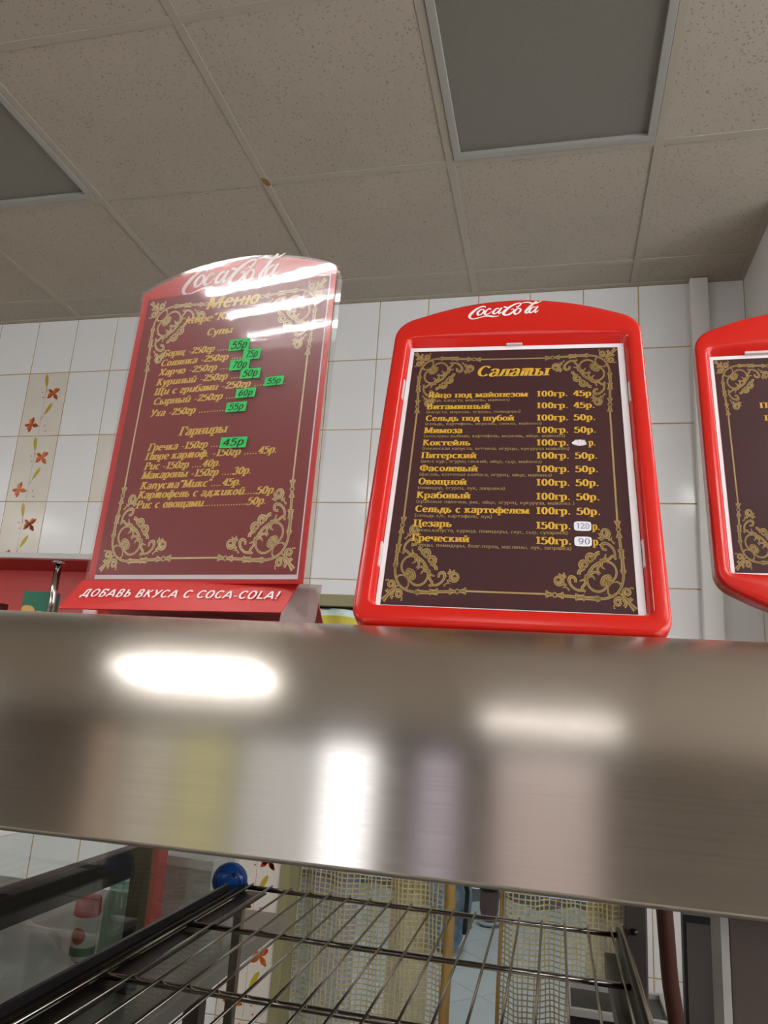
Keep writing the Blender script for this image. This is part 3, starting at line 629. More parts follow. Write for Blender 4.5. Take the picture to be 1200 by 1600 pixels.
def sign_frame(e, w_=.1715, zb=-.027, zs=.452, sag=.050, bsag=0., iw=.1475, ih=.4135, ib=.0, depth=.024):
    o1 = outline(w_, zb, zs, sag, .022, .026, bsag); i1 = outline(iw, ib, ih, .0005, .006, .006, .0005 if not bsag else .0005)
    lay = [(0, depth), (0, .006), (.03, .0025), (.09, .0006), (.2, 0), (.5, -.0002), (.70, .0), (.78, .0012), (.86, .0045), (.97, .0115), (1.0, .0125)]
    V = []; F = []; n = len(o1)
    for t, y in lay:
        for (a, b), (c, d) in zip(o1, i1): V.append((a + (c - a) * t, y, b + (d - b) * t))
    for l in range(len(lay) - 1):
        for k in range(n): F.append((l * n + k, l * n + (k + 1) % n, (l + 1) * n + (k + 1) % n, (l + 1) * n + k))
    b0 = len(V)
    for a, b in o1: V.append((a * .97, depth, b))
    for k in range(n): F.append((k, b0 + k, b0 + (k + 1) % n, (k + 1) % n))
    F.append(tuple(range(b0 + n - 1, b0 - 1, -1)))
    o = mesh('frame', V, F, M_red, e, True)
    return o
def paper(e, iw, ih, m_print, yb, li=.006, ri=.0085, ti=.0065, bi=.0):
    box('paper_sheet', -iw, iw, yb, yb + .0006, -.004, ih + .001, M_paper, e)
    return mesh('printed_field', [(-iw + li, yb - .0003, bi), (iw - ri, yb - .0003, bi), (iw - ri, yb - .0003, ih - ti), (-iw + li, yb - .0003, ih - ti)], [(0, 1, 2, 3)], m_print, e)

# middle sign: salads
YP = .0110
sg = tag(empty('menu_sign', (-.0531, .8165, .1042), (R(-20), 0, R(2.5))), 'red plastic arched frame with the brown salad menu, in the middle of the hood', 'menu sign', 'red arched menu frames')
sign_frame(sg)
paper(sg, .1475, .4125, M_brown, YP)
yt = YP - .0008
logo('logo', -.0655, .4585, .104, M_white, sg, -.0008, R(1.5), 1.15)
lettering('menu_heading', 'Салаты', -.0507, .046, .3546, .0200, M_gold, sg, .2, .07, .22, True, y=yt, q=5)
ITEMS = [('Яйцо под майонезом', 19.5, '100гр.', '45', '(яйцо, капуста, морковь, майонез)', -4), ('Витаминный', -29.6, '100гр.', '45', '(капуста, морковь, огурцы, помидоры)', 10.6),
 ('Сельдь под шубой', 2.3, '100гр.', '50', '(сельдь, картофель, морковь, свекла, майонез)', 38), ('Мимоза', -63.8, '100гр.', '50', '(консервы рыбная, картофель, морковь, яйцо, майонез)', 67),
 ('Коктейль', -52.4, '100гр.', None, '(пекинская капуста, ветчина, огурцы, кукуруза майонез)', 72), ('Питерский', -43.6, '100гр.', '50', '(мясо кур., огурец свежий, яйцо, сыр, майонез)', 38),
 ('Фасолевый', -41, '100гр.', '50', '(фасоль, копченая колбаса, огурец, яйцо, майонез)', 50), ('Овощной', -53.7, '100гр.', '50', '(помидор, огурец, лук, заправка)', -6),
 ('Крабовый', -48, '100гр.', '50', '(крабовые палочки, рис, яйцо, огурец, кукуруза, майонез )', 76), ('Сельдь с картофелем', 23.3, '100гр.', '50', '(сельдь с/с, картофель, лук)', -20),
 ('Цезарь', -67.9, '150гр.', '120', '(пекин.капуста, курица, помидоры, соус, сыр, сухарики)', 67.6), ('Греческий', -45.8, '150гр.', '90', '(огурцы, помидоры, болг.перец, маслины, лук, заправка)', 71.4)]
M_corr = mat('correction fluid', rgb(226, 222, 226), .6)
for k, (nm, xe, wt, pr, ing, xi) in enumerate(ITEMS):
    z = .3161 - .02095 * k
    lettering('menu_line', nm, -.1138, xe / 1000, z, .0098, M_gold, sg, .2, .075, y=yt)
    lettering('menu_line', ing, -.1138, xi / 1000, z - .0073, .0050, M_goldorn, sg, .13, .06, y=yt, q=2, serif=False)
    lettering('menu_line', wt, .0312, .0715, z, .0105, M_gold, sg, .2, .075, y=yt)
    if k in (4, 10, 11):
        pts = [(.0845 + .0088 * math.cos(a) * (1 + .12 * math.sin(3 * a + k)), yt, z + .0045 + (.0050 if k == 4 else .0068) * math.sin(a)) for a in [i * math.pi / 8 for i in range(16)]]
        if k > 4: pts = [(.0845 + math.copysign(.0098 * abs(math.cos(a)) ** .4, math.cos(a)), yt, z + .0048 + math.copysign(.0066 * abs(math.sin(a)) ** .4, math.sin(a))) for a in [i * math.pi / 8 for i in range(16)]]
        mesh('correction_patch', pts, [tuple(range(16))], M_corr, sg)
        lettering('price', pr or '35', .0775 if k != 11 else .079, .0925, z + .001, .0085, M_blueink if k > 4 else M_clip, sg, .09, .07, y=yt - .0002, serif=False)
        lettering('price', 'р.', .0955, .1040, z, .0105, M_gold, sg, .2, .075, y=yt)
    else: lettering('price', pr + 'р.', .0785, .1055, z, .0105, M_gold, sg, .2, .075, y=yt)
def border(e, xl, xr, zb, zt, su, sv, m, y, lw=.0022):
    """four corner scrolls joined by thin double rods"""
    for a, b, dx, dz in ((xl, zb, 1, 1), (xr, zb, -1, 1), (xl, zt, 1, -1), (xr, zt, -1, -1)): ornament('ornament_core', a, b, su, sv, dx, dz, M_goldcore2 if m is M_goldpale else M_goldcore, ornament('corner_ornament', a, b, su, sv, dx, dz, m, e, y), y - .00012, .42)
    V = []; F = []
    def rod(x0, z0, x1, z1):
        d = lw / 2; b0 = len(V)
        if x0 == x1: V.extend([(x0 - d, y, z0), (x0 + d, y, z0), (x1 + d, y, z1), (x1 - d, y, z1)])
        else: V.extend([(x0, y, z0 - d), (x1, y, z1 - d), (x1, y, z1 + d), (x0, y, z0 + d)])
        mesh('border_rod', V[b0:], [(0, 1, 2, 3)], m, e)
    rod(xl + 8.5 * su, zb + 1.25 * sv, xr - 8.5 * su, zb + 1.25 * sv); rod(xl + 8.5 * su, zt - 1.25 * sv, xr - 8.5 * su, zt - 1.25 * sv)
    rod(xl + 1.25 * su, zb + 8.5 * sv, xl + 1.25 * su, zt - 8.5 * sv); rod(xr - 1.25 * su, zb + 8.5 * sv, xr - 1.25 * su, zt - 8.5 * sv)
border(sg, -.1405, .1375, .004, .4045, .0110, .0134, M_goldorn, yt + .0003)
for x, z, hh in ((-.1505, .33, .035), (-.1500, .065, .034), (.1505, .32, .034), (.1505, .075, .036)): box('clip', x - .0022, x + .0022, .0062, .0125, z - hh / 2, z + hh / 2, M_clip, sg, .0008)
box('clip', -.011, .011, .0065, .0125, .4125, .4155, M_clip, sg, .001)
box('easel_leg', -.03, .03, .026, .030, .05, .30, M_red, sg)
bm = bmesh.new(); bx(bm, -.03, .03, -.0015, .0015, -.30, 0); o = from_bm('easel_strut', bm, M_red, sg); o.location = (0, .028, .29); o.rotation_euler = (R(30), 0, 0)

# right sign on a short pedestal, cut by the picture edge
sg3 = tag(empty('menu_sign', (.408, 1.20, .2185), (R(-12.5), 0, R(-1))), 'red plastic arched frame with brown menu cut off by the right edge of the picture', 'menu sign', 'red arched menu frames')
sign_frame(sg3, bsag=.060, zb=-.016, depth=.030)
paper(sg3, .1475, .4125, M_brown, YP)
border(sg3, -.1405, .1375, .004, .4045, .0110, .0134, M_goldorn, yt + .0003)
for k, (ch, z) in enumerate((('П', .3010), ('Ц', .2755), ('Г', .2515))): lettering('menu_line', ch, -.0760 + .008 * k * .6, -.0640 + .008 * k * .6, z, .0105, M_gold, sg3, .2, .075, y=yt)
box('clip', -.090, .0, .0045, .0125, .4125, .4175, M_clip, sg3, .001)
tube('stem', [(.0, .012, -.07), (.0, .012 + .03, -.155)], .010, M_red, sg3); 
o = box('foot', -.06, .06, -.05, .05, -.004, .004, M_red, sg3, .003); o.location = (0, .012 + .03, -.137); o.rotation_euler = (R(12.5), 0, 0)

# ------------------------------------------------------------------ left sign: acrylic stand with the maroon menu
sl = tag(empty('menu_stand', (-.4660, .8890, .1318), (R(-3.8), R(-.6), R(-5.5))), 'clear acrylic stand with red card and maroon soup menu mirroring the ceiling tubes', 'menu sign')
def card(name, x0, x1, z0, zt, sag, y0, y1, m, e, peak=.22):
    n = 24; pts = [(x0, z0), (x1, z0)]
    for k in range(n + 1):
        t = k / n; x = x1 + (x0 - x1) * t; pts.append((x, zt + sag * (1 - (2 * t - 1) ** 2) ** .9))
    k = len(pts); V = [(a, y0, b) for a, b in pts] + [(a, y1, b) for a, b in pts]
    F = [tuple(range(k)), tuple(range(2 * k - 1, k - 1, -1))] + [(i, k + i, k + (i + 1) % k, (i + 1) % k) for i in range(k)]
    return mesh(name, V, F, m, e)
card('back_card', -.170, .1575, -.004, .4615, .039, .001, .003, M_redcard, sl)
card('acrylic_back', -.170, .1665, -.05, .4605, .040, .0032, .0055, M_acryl, sl)
box('menu_sheet', -.158, .1505, -.0002, .0004, .0015, .4495, M_paper, sl)
mesh('printed_field', [(-.158, -.0004, .0075), (.1488, -.0004, .0075), (.1488, -.0004, .4495), (-.158, -.0004, .4495)], [(0, 1, 2, 3)], M_maroon, sl)
card('front_sheet', -.170, .1605, -.002, .4615, .039, -.0042, -.0030, M_film, sl)
logo('logo', -.0975, .4495, .170, M_white, sl, -.0002, R(0), 1.12)
ys = -.0012
# hide the lower edge of the script behind the sheet as in the photo: sheet print lies in front of the card
lettering('menu_heading', 'Меню', -.0515, .0374, .4170, .0225, M_gold2, sl, .17, .09, .30, True, False, y=ys, q=5)
lettering('menu_heading', 'кафе"Караван"', -.0839, .0597, .3960, .0128, M_gold2, sl, .17, .07, .28, True, y=ys)
LT = [('Супы', -41.7, 1, 371.3, .0115), ('Борщ -250гр .....', -113, 2.0, 343, .0112), ('Солянка -250гр .....', -113, 28, 326.8, .0112), ('Харчо -250гр ....', -113.4, 8, 311.5, .0112), ('Куриный -250гр ....', -114.3, 27.5, 295, .0112),
      ('Щи с грибами -250гр ....', -114.9, 67, 279.4, .0112), ('Сырный -250гр ....', -113.7, 24.5, 263.3, .0112), ('Уха -250гр ...........', -115.2, 12.4, 244.5, .0112), ('Гарниры', -60, 16.6, 210.8, .0135),
      ('Гречка -150гр ....', -108.1, 11.5, 189.8, .0112), ('Пюре картоф. -150гр .....45р.', -109.8, 99.5, 175.6, .0112), ('Рис -150гр ....40р.', -108.5, 14.9, 160.6, .0112), ('Макароны -150гр ....30р.', -110.4, 64.8, 147, .0112),
      ('Капуста"Микс"....45р.', -109.2, 51.4, 131.2, .0112), ('Картофель с аджикой....50р.', -110.6, 105.4, 117.4, .0112), ('Рис с овощами................50р.', -110.3, 92.9, 102.6, .0112)]
for tx, a, b, z, h in LT: lettering('menu_line', tx, a / 1000, b / 1000, z / 1000, h, M_gold2, sl, .22, .085, .28, True, y=ys)
lettering('menu_line', '.', .0975, .1005, .2785, .0112, M_gold2, sl, y=ys)
TAGS = [(2.3, 35.3, 338.5, 357.2, '55'), (27.7, 55, 322, 338.8, '75'), (8.5, 39.9, 306.2, 323.2, '70'), (27.8, 59.2, 291.3, 307.2, '50'), (68.4, 97.3, 276.2, 289.9, '55'), (25.1, 55.8, 260.9, 275.3, '60'), (12.8, 44.4, 240.3, 255.1, '55'), (12.1, 52.8, 185.8, 201.9, '45')]
for a, b, z0, z1, p in TAGS:
    a, b, z0, z1 = a / 1000, b / 1000, z0 / 1000, z1 / 1000; sk = random.uniform(-.0012, .0012)
    st = mesh('price_sticker', [(a, -.0044, z0), (b, -.0044, z0 + sk), (b + .001, -.0044, z1 + sk), (a + .0005, -.0044, z1)], [(0, 1, 2, 3)], M_green, sl)
    lettering('price', p + 'р', a + .004, b - .004, z0 + .003, (z1 - z0) * .68, M_ink, st, .14, .12, .25, True, False, y=-.0047, q=4)
border(sl, -.152, .1445, .0125, .4445, .0130, .0142, M_goldpale, ys + .0004, .0024)
# sloping foot with slogan, clear wedge at the right
foot = empty('foot', (0, 0, 0)); foot.parent = sl
Rinv = (Matrix.Rotation(R(-5.5), 3, 'Z') @ Matrix.Rotation(R(-.6), 3, 'Y') @ Matrix.Rotation(R(-3.8), 3, 'X')).inverted(); P0 = Vector((-.4660, .8890, .1318))
def L(x, y, z): return Rinv @ (Vector((x, y, z)) - P0)
q = [L(-.645, .868, .086), L(-.331, .868, .092), L(-.3175, .886, .1325), L(-.633, .892, .1275)]
nn = (q[1] - q[0]).cross(q[3] - q[0]).normalized()
th = nn * -.002
mesh('slogan_panel', q + [p + th for p in q], [(0, 1, 2, 3), (7, 6, 5, 4), (0, 4, 5, 1), (1, 5, 6, 2), (2, 6, 7, 3), (3, 7, 4, 0)], M_redcard, foot)
fo = lettering('slogan', 'ДОБАВЬ ВКУСА С COCA-COLA!', 0, 1, 0, 1, M_white, foot, .17, .145, 0, False, False, track=.1)
ex = (q[1] - q[0]); ez = (q[3] - q[0])
for v in fo.data.vertices:
    a, b = .06 + v.co.x * .895, .40 + v.co.z * .26
    v.co = q[0] * (1 - a) * (1 - b) + q[1] * a * (1 - b) + q[2] * a * b + q[3] * (1 - a) * b + nn * .0022
c0 = [L(-.331, .868, .092), L(-.3195, .893, .1325), L(-.292, .900, .1325), L(-.288, .868, .074), L(-.331, .862, .074)]
mesh('clear_wedge', c0 + [p + Vector((0, .002, 0)) for p in c0], [(0, 4, 3, 2, 1), (5, 6, 7, 8, 9)], glass_mat('scuffed acrylic', (.9, .88, .88, 1), 1.49, .05, haze=.4, hazecol=(.62, .5, .48, 1)), foot)
b0_ = [L(-.650, .862, .0725), L(-.290, .862, .0725), L(-.285, .955, .0725), L(-.650, .985, .0725)]
mesh('base_plate', b0_ + [p + Vector((0, 0, .002)) for p in b0_], [(3, 2, 1, 0), (4, 5, 6, 7), (0, 1, 5, 4), (1, 2, 6, 5), (2, 3, 7, 6), (3, 0, 4, 7)], M_acryl, foot)
fl = [L(-.645, .866, .086), L(-.331, .866, .092), L(-.331, .864, .0745), L(-.645, .864, .0745)]
mesh('clear_lip', fl + [p + Vector((0, .002, 0)) for p in fl], [(3, 2, 1, 0), (4, 5, 6, 7), (0, 1, 5, 4), (2, 3, 7, 6), (1, 2, 6, 5), (3, 0, 4, 7)], M_acryl, foot)
bk = [L(-.302, .905, .128), L(-.291, .925, .0735), L(-.63, .975, .0735), L(-.63, .93, .128)]
mesh('rear_support', bk + [p + Vector((0, .002, .001)) for p in bk], [(0, 1, 2, 3), (7, 6, 5, 4), (0, 4, 5, 1), (1, 5, 6, 2), (2, 6, 7, 3), (3, 7, 4, 0)], mat('dull red card', rgb(206, 92, 90), .5), foot)

# ------------------------------------------------------------------ wall shelf at the left with red back
ws = tag(empty('wall_shelf', (-2.4, WY, .415)), 'grey wall shelf with red underside, red back panel and chrome tube legs', 'shelf')
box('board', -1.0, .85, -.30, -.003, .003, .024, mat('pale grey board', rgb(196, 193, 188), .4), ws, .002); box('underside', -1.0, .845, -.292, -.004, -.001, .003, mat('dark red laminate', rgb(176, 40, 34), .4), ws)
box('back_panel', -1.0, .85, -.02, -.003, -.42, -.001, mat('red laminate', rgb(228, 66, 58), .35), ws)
lb = box('lower_board', -1.0, .85, -.30, -.021, -.30, -.28, mat('pale grey board', rgb(196, 193, 188), .4), ws, .002)
for x in (.578, -.8):
    lg = tube('tube_leg', [(x, -.265, -.28), (x, -.265, -.001)], .0125, M_chrome, ws, 14); lathe('flange', [(.0, 0), (.026, 0), (.026, -.006), (.014, -.010)], M_chrome, lg, 18, (x, -.265, -.001))
def carton(name, x, y, z, wx, wy, hz, cols, label, cat):
    e = tag(empty(name, (x, y, z), (0, 0, R(random.uniform(-8, 8)))), label, cat)
    box('carton_body', -wx / 2, wx / 2, -wy / 2, wy / 2, 0, hz, mat(name + ' base ' + label[:6], cols[0], .5), e, .003)
    for k, c in enumerate(cols[1:]):
        n = 12; cx = wx * (-.28 + .45 * k); rr = wx * .3
        mesh('printed_spot', [(max(-wx / 2 + .002, min(wx / 2 - .002, cx + rr * math.cos(2 * math.pi * i / n))), -wy / 2 - .0006, max(.003, hz * (.55 - .12 * k) + rr * .6 * math.sin(2 * math.pi * i / n))) for i in range(n)], [tuple(range(n))], mat('spot %d %s' % (k, label[:6]), c, .5), e)
    return e
carton('tea_carton', -1.90, 2.45, .136, .115, .06, .165, [rgb(20, 110, 84), rgb(222, 176, 96), rgb(216, 186, 40)], 'green and yellow patterned packet on the red-backed shelf beside the chrome leg', 'packet')
carton('snack_carton', -2.16, 2.46, .136, .17, .07, .118, [rgb(84, 34, 26), rgb(170, 90, 50)], 'dark brown packet at the left end of the red-backed shelf', 'packet')

# ------------------------------------------------------------------ doorway curtains of coarse net
M_net = mat('yellowish net cord', rgb(182, 168, 126), .8, noise=(30, .15)); M_ochre = mat('ochre curtain hem', rgb(158, 126, 70), .85, noise=(20, .12)); M_val = mat('lemon yellow valance', rgb(206, 190, 70), .7, noise=(14, .12)); M_valw = mat('white valance band', rgb(214, 232, 230), .7)
def net_curtain(name, x0, x1, z0, z1, y, ph, label, hem_side, sheer_rows, hw=1.):
    e = tag(empty(name, ((x0 + x1) / 2, y, z0)), label, 'curtain', 'net curtains in the doorway')
    c = .0165; nx = int((x1 - x0) / c); nz = int((z1 - z0) / c); V = []; F = []; cx = (x0 + x1) / 2
    def pos(i, k):
        u = i / nx; z = k * c
        return (x0 - cx + u * (x1 - x0) + .004 * math.sin(z * 9 + ph + i), .016 * math.sin(u * 15 + ph + z * .8) + .008 * math.sin(u * 31 + z * 2), z + .005 * math.sin(u * 11 + ph))
    d = .0021
    def seg(a, b, vert):
        b0 = len(V); o = (d, 0, 0) if vert else (0, 0, d)
        for p, s in ((a, -1), (b, -1), (b, 1), (a, 1)): V.append((p[0] + o[0] * s, p[1], p[2] + o[2] * s))
        F.append((b0, b0 + 1, b0 + 2, b0 + 3))
    for k in range(nz + 1):
        for i in range(nx + 1):
            p = pos(i, k)
            if i < nx: seg(p, pos(i + 1, k), False)
            if k < nz: seg(p, pos(i, k + 1), True)
    n = mesh('net', V, F, M_net, e); so_ = n.modifiers.new('cord', 'SOLIDIFY'); so_.thickness = .002
    # inner hem and bottom ruffle
    V = []; F = []; hx = nx if hem_side > 0 else 0
    for k in range(0, nz + 1):
        p = pos(hx, k); V.append((p[0] - hem_side * .030 * hw, p[1] - .006, p[2])); V.append((p[0] - hem_side * .014 * hw, p[1] - .010, p[2])); V.append((p[0] + hem_side * .004 * hw, p[1] - .004, p[2]))
    for k in range(nz): 
        for s in (0, 1): F.append((3 * k + s, 3 * k + s + 1, 3 * k + 4 + s, 3 * k + 3 + s))
    hm = mesh('hem', V, F, M_ochre, e, True); so_ = hm.modifiers.new('cloth', 'SOLIDIFY'); so_.thickness = .002
    for (ua, ub, za, zb) in sheer_rows:
        V = []; F = []; ia, ib = int(ua * nx), int(ub * nx); ka, kb = int(za / c), int(zb / c); wn_ = ib - ia + 1
        for k in range(ka, kb + 1):
            for i in range(ia, ib + 1): p = pos(i, k); V.append((p[0], p[1] + .012, p[2]))
        for k in range(kb - ka):
            for i in range(wn_ - 1): F.append((k * wn_ + i, k * wn_ + i + 1, (k + 1) * wn_ + i + 1, (k + 1) * wn_ + i))
        s_ = mesh('sheer_lining', V, F, M_lilac if (ua, ub) == (0, .42) else M_ochre2, e, True)
    return e
def sheer_mat(name, col, op):
    m = bpy.data.materials.new(name); m.use_nodes = True; b = m.node_tree.nodes['Principled BSDF']; b.inputs['Base Color'].default_value = col; b.inputs['Roughness'].default_value = .9; b.inputs['Alpha'].default_value = op; MATS[name] = m; return m
M_lilac = sheer_mat('thin lilac lining', rgb(150, 146, 168), .55)
M_ochre2 = sheer_mat('thin yellow lining', rgb(198, 176, 112), .62)
net_curtain('net_curtain', DX0 + .03, -.335, FZ + .25, DZ - .06, WY + .078, .4, 'yellow net curtain with ochre hem hanging left of the doorway gap', 1, [(0, .42, .0, 1.85), (.62, .86, .2, 1.85), (0, 1, 1.1, 1.85)])
net_curtain('net_curtain', -.180, DX1 - .035, FZ + .25, DZ - .06, WY + .078, 1.7, 'yellow net curtain hanging right of the doorway gap', -1, [(.72, 1.0, .3, 1.85), (0, 1, 1.12, 1.85)], .3)
va = tag(empty('curtain_valance', ((DX0 + DX1) / 2, WY + .02, DZ - .04)), 'lemon yellow ruffled valance with white band at the top of the doorway', 'curtain')
V = []; F = []; I = []; nx = 90; W2 = (DX1 - DX0) / 2 - .024
rows = [(0, 1), (-.012, 1), (-.026, 0), (-.05, 0), (-.074, 0), (-.09, 1), (-.105, 1)]
for z, _ in rows:
    for i in range(nx + 1): u = i / nx; V.append((-W2 + 2 * W2 * u, .012 * math.sin(u * 42) * (1 - z * 6), z + .004 * math.sin(u * 30)))
for k in range(len(rows) - 1):
    for i in range(nx): F.append((k * (nx + 1) + i, k * (nx + 1) + i + 1, (k + 1) * (nx + 1) + i + 1, (k + 1) * (nx + 1) + i)); I.append(rows[k][1])
o = mesh('ruffle', V, F, None, va, True, [M_val, M_valw], I); so_ = o.modifiers.new('cloth', 'SOLIDIFY'); so_.thickness = .002
tube('rod', [(-W2 - .02, .012, .004), (W2 + .02, .012, .004)], .006, M_wire, va)
# things beyond the gap
M_denim = mat('blue cloth', rgb(150, 172, 194), .9, noise=(14, .45))
bag = tag(empty('cloth_bag', (-.70, 5.40, FZ)), 'blue and white mottled cloth bag on the pale floor beyond the curtains', 'bag')
bm = bmesh.new(); bmesh.ops.create_uvsphere(bm, u_segments=20, v_segments=14, radius=1)
for v in bm.verts:
    z = v.co.z; f = 1 + .10 * math.sin(5 * math.atan2(v.co.y, v.co.x) + 3 * z); v.co = Vector((v.co.x * .16 * f, v.co.y * .12 * f, max(-1, z) * .33 + .32))
from_bm('sack', bm, M_denim, bag, True); tube('strap', [(.10, -.1, .58), (.15, -.125, .4), (.14, -.125, .15)], .016, M_black, bag)
pot = tag(empty('brown_pot', (-.475, 6.12, FZ)), 'brown rounded pot with black lid on a white saucer, on the floor beyond the curtains', 'pot')
lathe('pot_body', [(.0, .03), (.035, .032), (.058, .06), (.07, .11), (.072, .19), (.068, .23), (.066, .24)], mat('brown glaze', rgb(112, 92, 90), .4), pot); lathe('rim', [(.066, .235), (.074, .24), (.074, .30), (.05, .315), (.0, .315)], M_black, pot)
lathe('saucer', [(.0, 0), (.06, 0), (.09, .022), (.095, .034), (.085, .030), (.0, .028)], mat('white enamel', rgb(212, 222, 224), .4), pot)
du = tag(empty('dust_scoop', (-.655, 5.95, FZ)), 'small grey wedge-shaped scoop lying on the pale floor beyond the curtains', 'scoop')
mesh('scoop_pan', [(-.06, -.06, 0), (.06, -.06, 0), (.07, .06, 0), (-.07, .06, 0), (.05, .06, .09), (-.03, .06, .10)], [(0, 3, 2, 1), (3, 5, 4, 2), (0, 5, 3), (1, 2, 4), (0, 1, 4, 5)], mat('grey plastic', rgb(110, 116, 124), .5), du)
tube('handle', [(0, .05, .06), (0, .16, .08)], .012, M_black, du)
# dark bin with pale rim standing right of the doorway
bn = tag(empty('metal_bin', (.17, 2.44, FZ)), 'black rectangular bin with a pale metal rim, low by the right curtain', 'bin')
box('bin_body', -.13, .13, -.10, .10, 0, .80, M_black, bn, .006)
bm = bmesh.new()
for a in ((-.136, .136, -.106, -.094), (-.136, .136, .094, .106), (-.136, -.124, -.094, .094), (.124, .136, -.094, .094)): bx(bm, a[0], a[1], a[2], a[3], .795, .815, .002)
from_bm('rim', bm, mat('pale metal rim', rgb(190, 186, 180), .35, .6), bn)
# bent wooden chair back and dark framed board at the right
ch = tag(empty('wooden_chair', (.42, 1.95, FZ)), 'reddish brown bentwood chair partly visible between upright and brown board', 'chair')
M_wood = mat('reddish brown wood', rgb(64, 27, 14), .6, noise=(9, .2))
def leg(pts, rr=.018): return tube('leg', pts, rr, M_wood, ch, 12)
def bez(pts): return smooth_poly(pts, 6)
tube('back_post', bez([(-.19, -.09, 1.22), (-.182, -.07, 1.12), (-.175, -.05, 1.04), (-.162, -.03, .95), (-.15, -.01, .80), (-.16, .0, .45)]), .0175, M_wood, ch, 12)
tube('back_post', bez([(.19, -.09, 1.22), (.182, -.07, 1.12), (.175, -.05, 1.04), (.162, -.03, .95), (.15, -.01, .80), (.16, .0, .45)]), .0175, M_wood, ch, 12)
tube('top_rail', bez([(-.19, -.09, 1.22), (-.15, -.105, 1.29), (0, -.12, 1.31), (.15, -.105, 1.29), (.19, -.09, 1.22)]), .0175, M_wood, ch, 12)
lathe('seat', [(.0, .0), (.2, .0), (.21, .012), (.2, .028), (.0, .03)], M_wood, ch, 28, (0, .16, .44))
for x, y in ((-.16, 0), (.16, 0), (-.14, .32), (.14, .32)): leg([(x, y, .45), (x * 1.08, y + (.02 if y > .1 else -.02), 0)], .017)
fb = tag(empty('framed_board', (.245, 1.5, FZ)), 'brown board in a dark frame standing behind the steel pillar', 'board')
box('panel', -.024, .024, -.006, .004, .55, 1.258, mat('brown board', rgb(72, 62, 56), .6, noise=(5, .08)), fb)
bm = bmesh.new()
for a in ((-.03, -.026, .545, 1.268), (.024, .031, .545, 1.268), (-.026, .024, 1.256, 1.268), (-.026, .024, .545, .553)): bx(bm, a[0], a[1], -.012, .012, a[2], a[3])
from_bm('frame', bm, M_black, fb); box('stand', -.012, .012, -.01, .01, 0, .55, M_black, fb); box('foot', -.03, .03, -.08, .08, 0, .012, M_black, fb)

# ------------------------------------------------------------------ left neighbour counter and what stands on it
TZ2 = -.545
nc = tag(empty('side_counter', (-1.15, 1.35, FZ)), 'steel side counter left of the wire shelf carrying the bag and bottle', 'counter')
box('counter_top', -.45, .50, -.60, .60, TZ2 - FZ - .03, TZ2 - FZ, mat('dull counter steel', rgb(150, 146, 138), .45, .5, noise=(4, .06)), nc, .004)
for x, y in ((-.42, -.56), (-.42, .56), (.47, -.56), (.295, .56)):
    box('leg', x - .02, x + .02, y - .02, y + .02, 0, TZ2 - FZ - .03, M_brownsteel, nc)
box('guard_beam', .385, .41, -.62, .04, 1.254, 1.305, M_dark, nc, .004); box('beam_post', .385, .41, -.62, -.59, TZ2 - FZ, 1.254, M_dark, nc); box('beam_post', .385, .41, .01, .04, TZ2 - FZ, 1.254, M_dark, nc)
box('side_glass', .475, .479, -.60, .30, TZ2 - FZ, 1.40, M_glass, nc)
bg = tag(empty('plastic_bag', (-.895, 1.14, TZ2)), 'crumpled white plastic bag on the side counter at the lower left', 'bag')
bm = bmesh.new(); bmesh.ops.create_icosphere(bm, subdivisions=5, radius=1)
from mathutils import noise as mn
for v in bm.verts:
    d = v.co.normalized(); k = 1 + .22 * mn.noise(d * 2.2 + Vector((3, 1, 2))) + .10 * (1 - abs(mn.noise(d * 5 + Vector((1, 4, 0))))) + .03 * mn.noise(d * 14)
    v.co = Vector((d.x * .155 * k, d.y * .12 * k, max(0, .068 + d.z * .078 * k)))
from_bm('bag_body', bm, mat('white plastic film', rgb(206, 200, 192), .4, noise=(6, .05)), bg, True)
V = []; F = []
for k in range(9):
    a = k / 8 * math.pi * 1.3 - .4; V.append((-.06 + .02 * math.cos(a), .02 * math.sin(a), .13)); V.append((-.05 + .04 * math.cos(a), .04 * math.sin(a), .165 + .008 * math.sin(k * 2.2)))
for k in range(8): F.append((2 * k, 2 * k + 2, 2 * k + 3, 2 * k + 1))
o = mesh('knotted_handle', V, F, MATS['white plastic film'], bg, True); o.modifiers.new('film', 'SOLIDIFY').thickness = .001
bt = tag(empty('sauce_bottle', (-.836, 1.35, TZ2)), 'white squeeze bottle with red cap and orange picture label, beside the plastic bag', 'bottle')
lathe('bottle_body', [(.0, 0), (.019, 0), (.021, .01), (.0215, .05), (.0225, .09), (.0235, .118), (.022, .124), (.0, .124)], None, bt, 28, (0, 0, 0), 'Z', [mat('white bottle plastic', rgb(214, 206, 196), .35), mat('ketchup red', rgb(118, 36, 36), .4), mat('green label band', rgb(110, 132, 100), .45)], [1, 1, 1, 0, 0, 0, 0])
lathe('label_band', [(.0222, .058), (.0226, .072)], MATS['green label band'], bt); lathe('cap', [(.0226, .122), (.0242, .124), (.0225, .15), (.018, .156), (.0, .157)], mat('red cap', rgb(190, 40, 38), .35), bt)
n = 14; mesh('label_picture', [(.013 * math.cos(2 * math.pi * i / n) + .002, -math.sqrt(.0242 ** 2 - (.013 * math.cos(2 * math.pi * i / n) + .002) ** 2) - .0004, .092 + .014 * math.sin(2 * math.pi * i / n)) for i in range(n)], [tuple(range(n))], mat('orange picture', rgb(178, 92, 54), .4), bt)
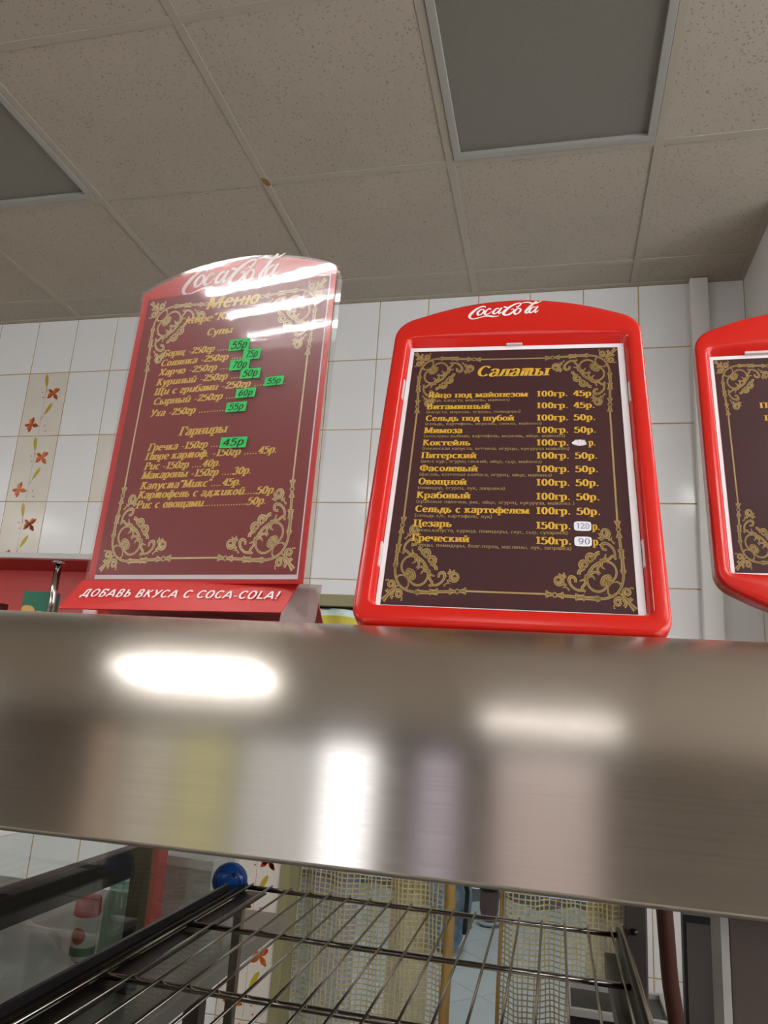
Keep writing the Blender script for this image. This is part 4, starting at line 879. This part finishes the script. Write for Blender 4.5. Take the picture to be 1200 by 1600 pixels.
jr = tag(empty('glass_jar', (-.812, 1.42, TZ2)), 'greenish clear glass jar behind the sauce bottle', 'jar')
lathe('jar_body', [(.0, 0), (.030, 0), (.032, .01), (.032, .13), (.024, .155), (.024, .17), (.0235, .17), (.022, .153), (.030, .128), (.030, .012), (.0, .006)], glass_mat('greenish glass', (.80, .88, .84, 1), 1.5, .0, haze=.10, hazecol=(.5, .55, .5, 1)), jr, 28); lathe('jar_rim', [(.0245, .158), (.0262, .16), (.0262, .169), (.0245, .171)], MATS['greenish glass'], jr)
rc = tag(empty('red_carton', (-.905, 1.70, TZ2), (0, 0, R(6))), 'tall narrow red carton standing behind the glass jar', 'carton')
box('carton_body', -.024, .024, -.03, .03, 0, .20, mat('faded red carton', rgb(176, 52, 50), .5, noise=(9, .1)), rc, .002); box('top_flap', -.022, .022, -.003, .003, .20, .222, MATS['faded red carton'], rc)
wc = tag(empty('pale_box', (-.825, 1.78, TZ2), (0, 0, R(-4))), 'pale grey cardboard box with a lighter rim beside the red carton', 'box')
box('box_body', -.068, .062, -.05, .05, 0, .130, mat('pale carton', rgb(178, 172, 166), .6, noise=(6, .06)), wc, .002); box('lid', -.072, .066, -.054, .054, .130, .152, mat('lighter carton lid', rgb(204, 200, 196), .6), wc, .002)
bl = tag(empty('blue_lid', (-.562, 1.345, -.337), (R(8), 0, R(20))), 'round blue plastic lid leaning at the far left corner of the wire shelf', 'lid')
M_blue = mat('blue plastic', rgb(28, 78, 160), .25, noise=(20, .15))
lathe('dome', [(.0, .012), (.012, .0115), (.022, .0085), (.028, .003), (.031, -.004), (.031, -.009), (.027, -.009), (.0, -.006)], M_blue, bl, 32, axis='Y'); lathe('raised_ring', [(.019, .0100), (.0205, .0118), (.022, .0095)], M_blue, bl, 32, axis='Y')
tube('knob', [(.008, -.010, .017), (.008, -.016, .017)], .003, M_black, bl)

# ------------------------------------------------------------------ lift everything from lens-relative heights to floor = 0
for o in list(scene.objects):
    if o.parent is None and o.type not in {'CAMERA'}: o.location.z += CAMZ
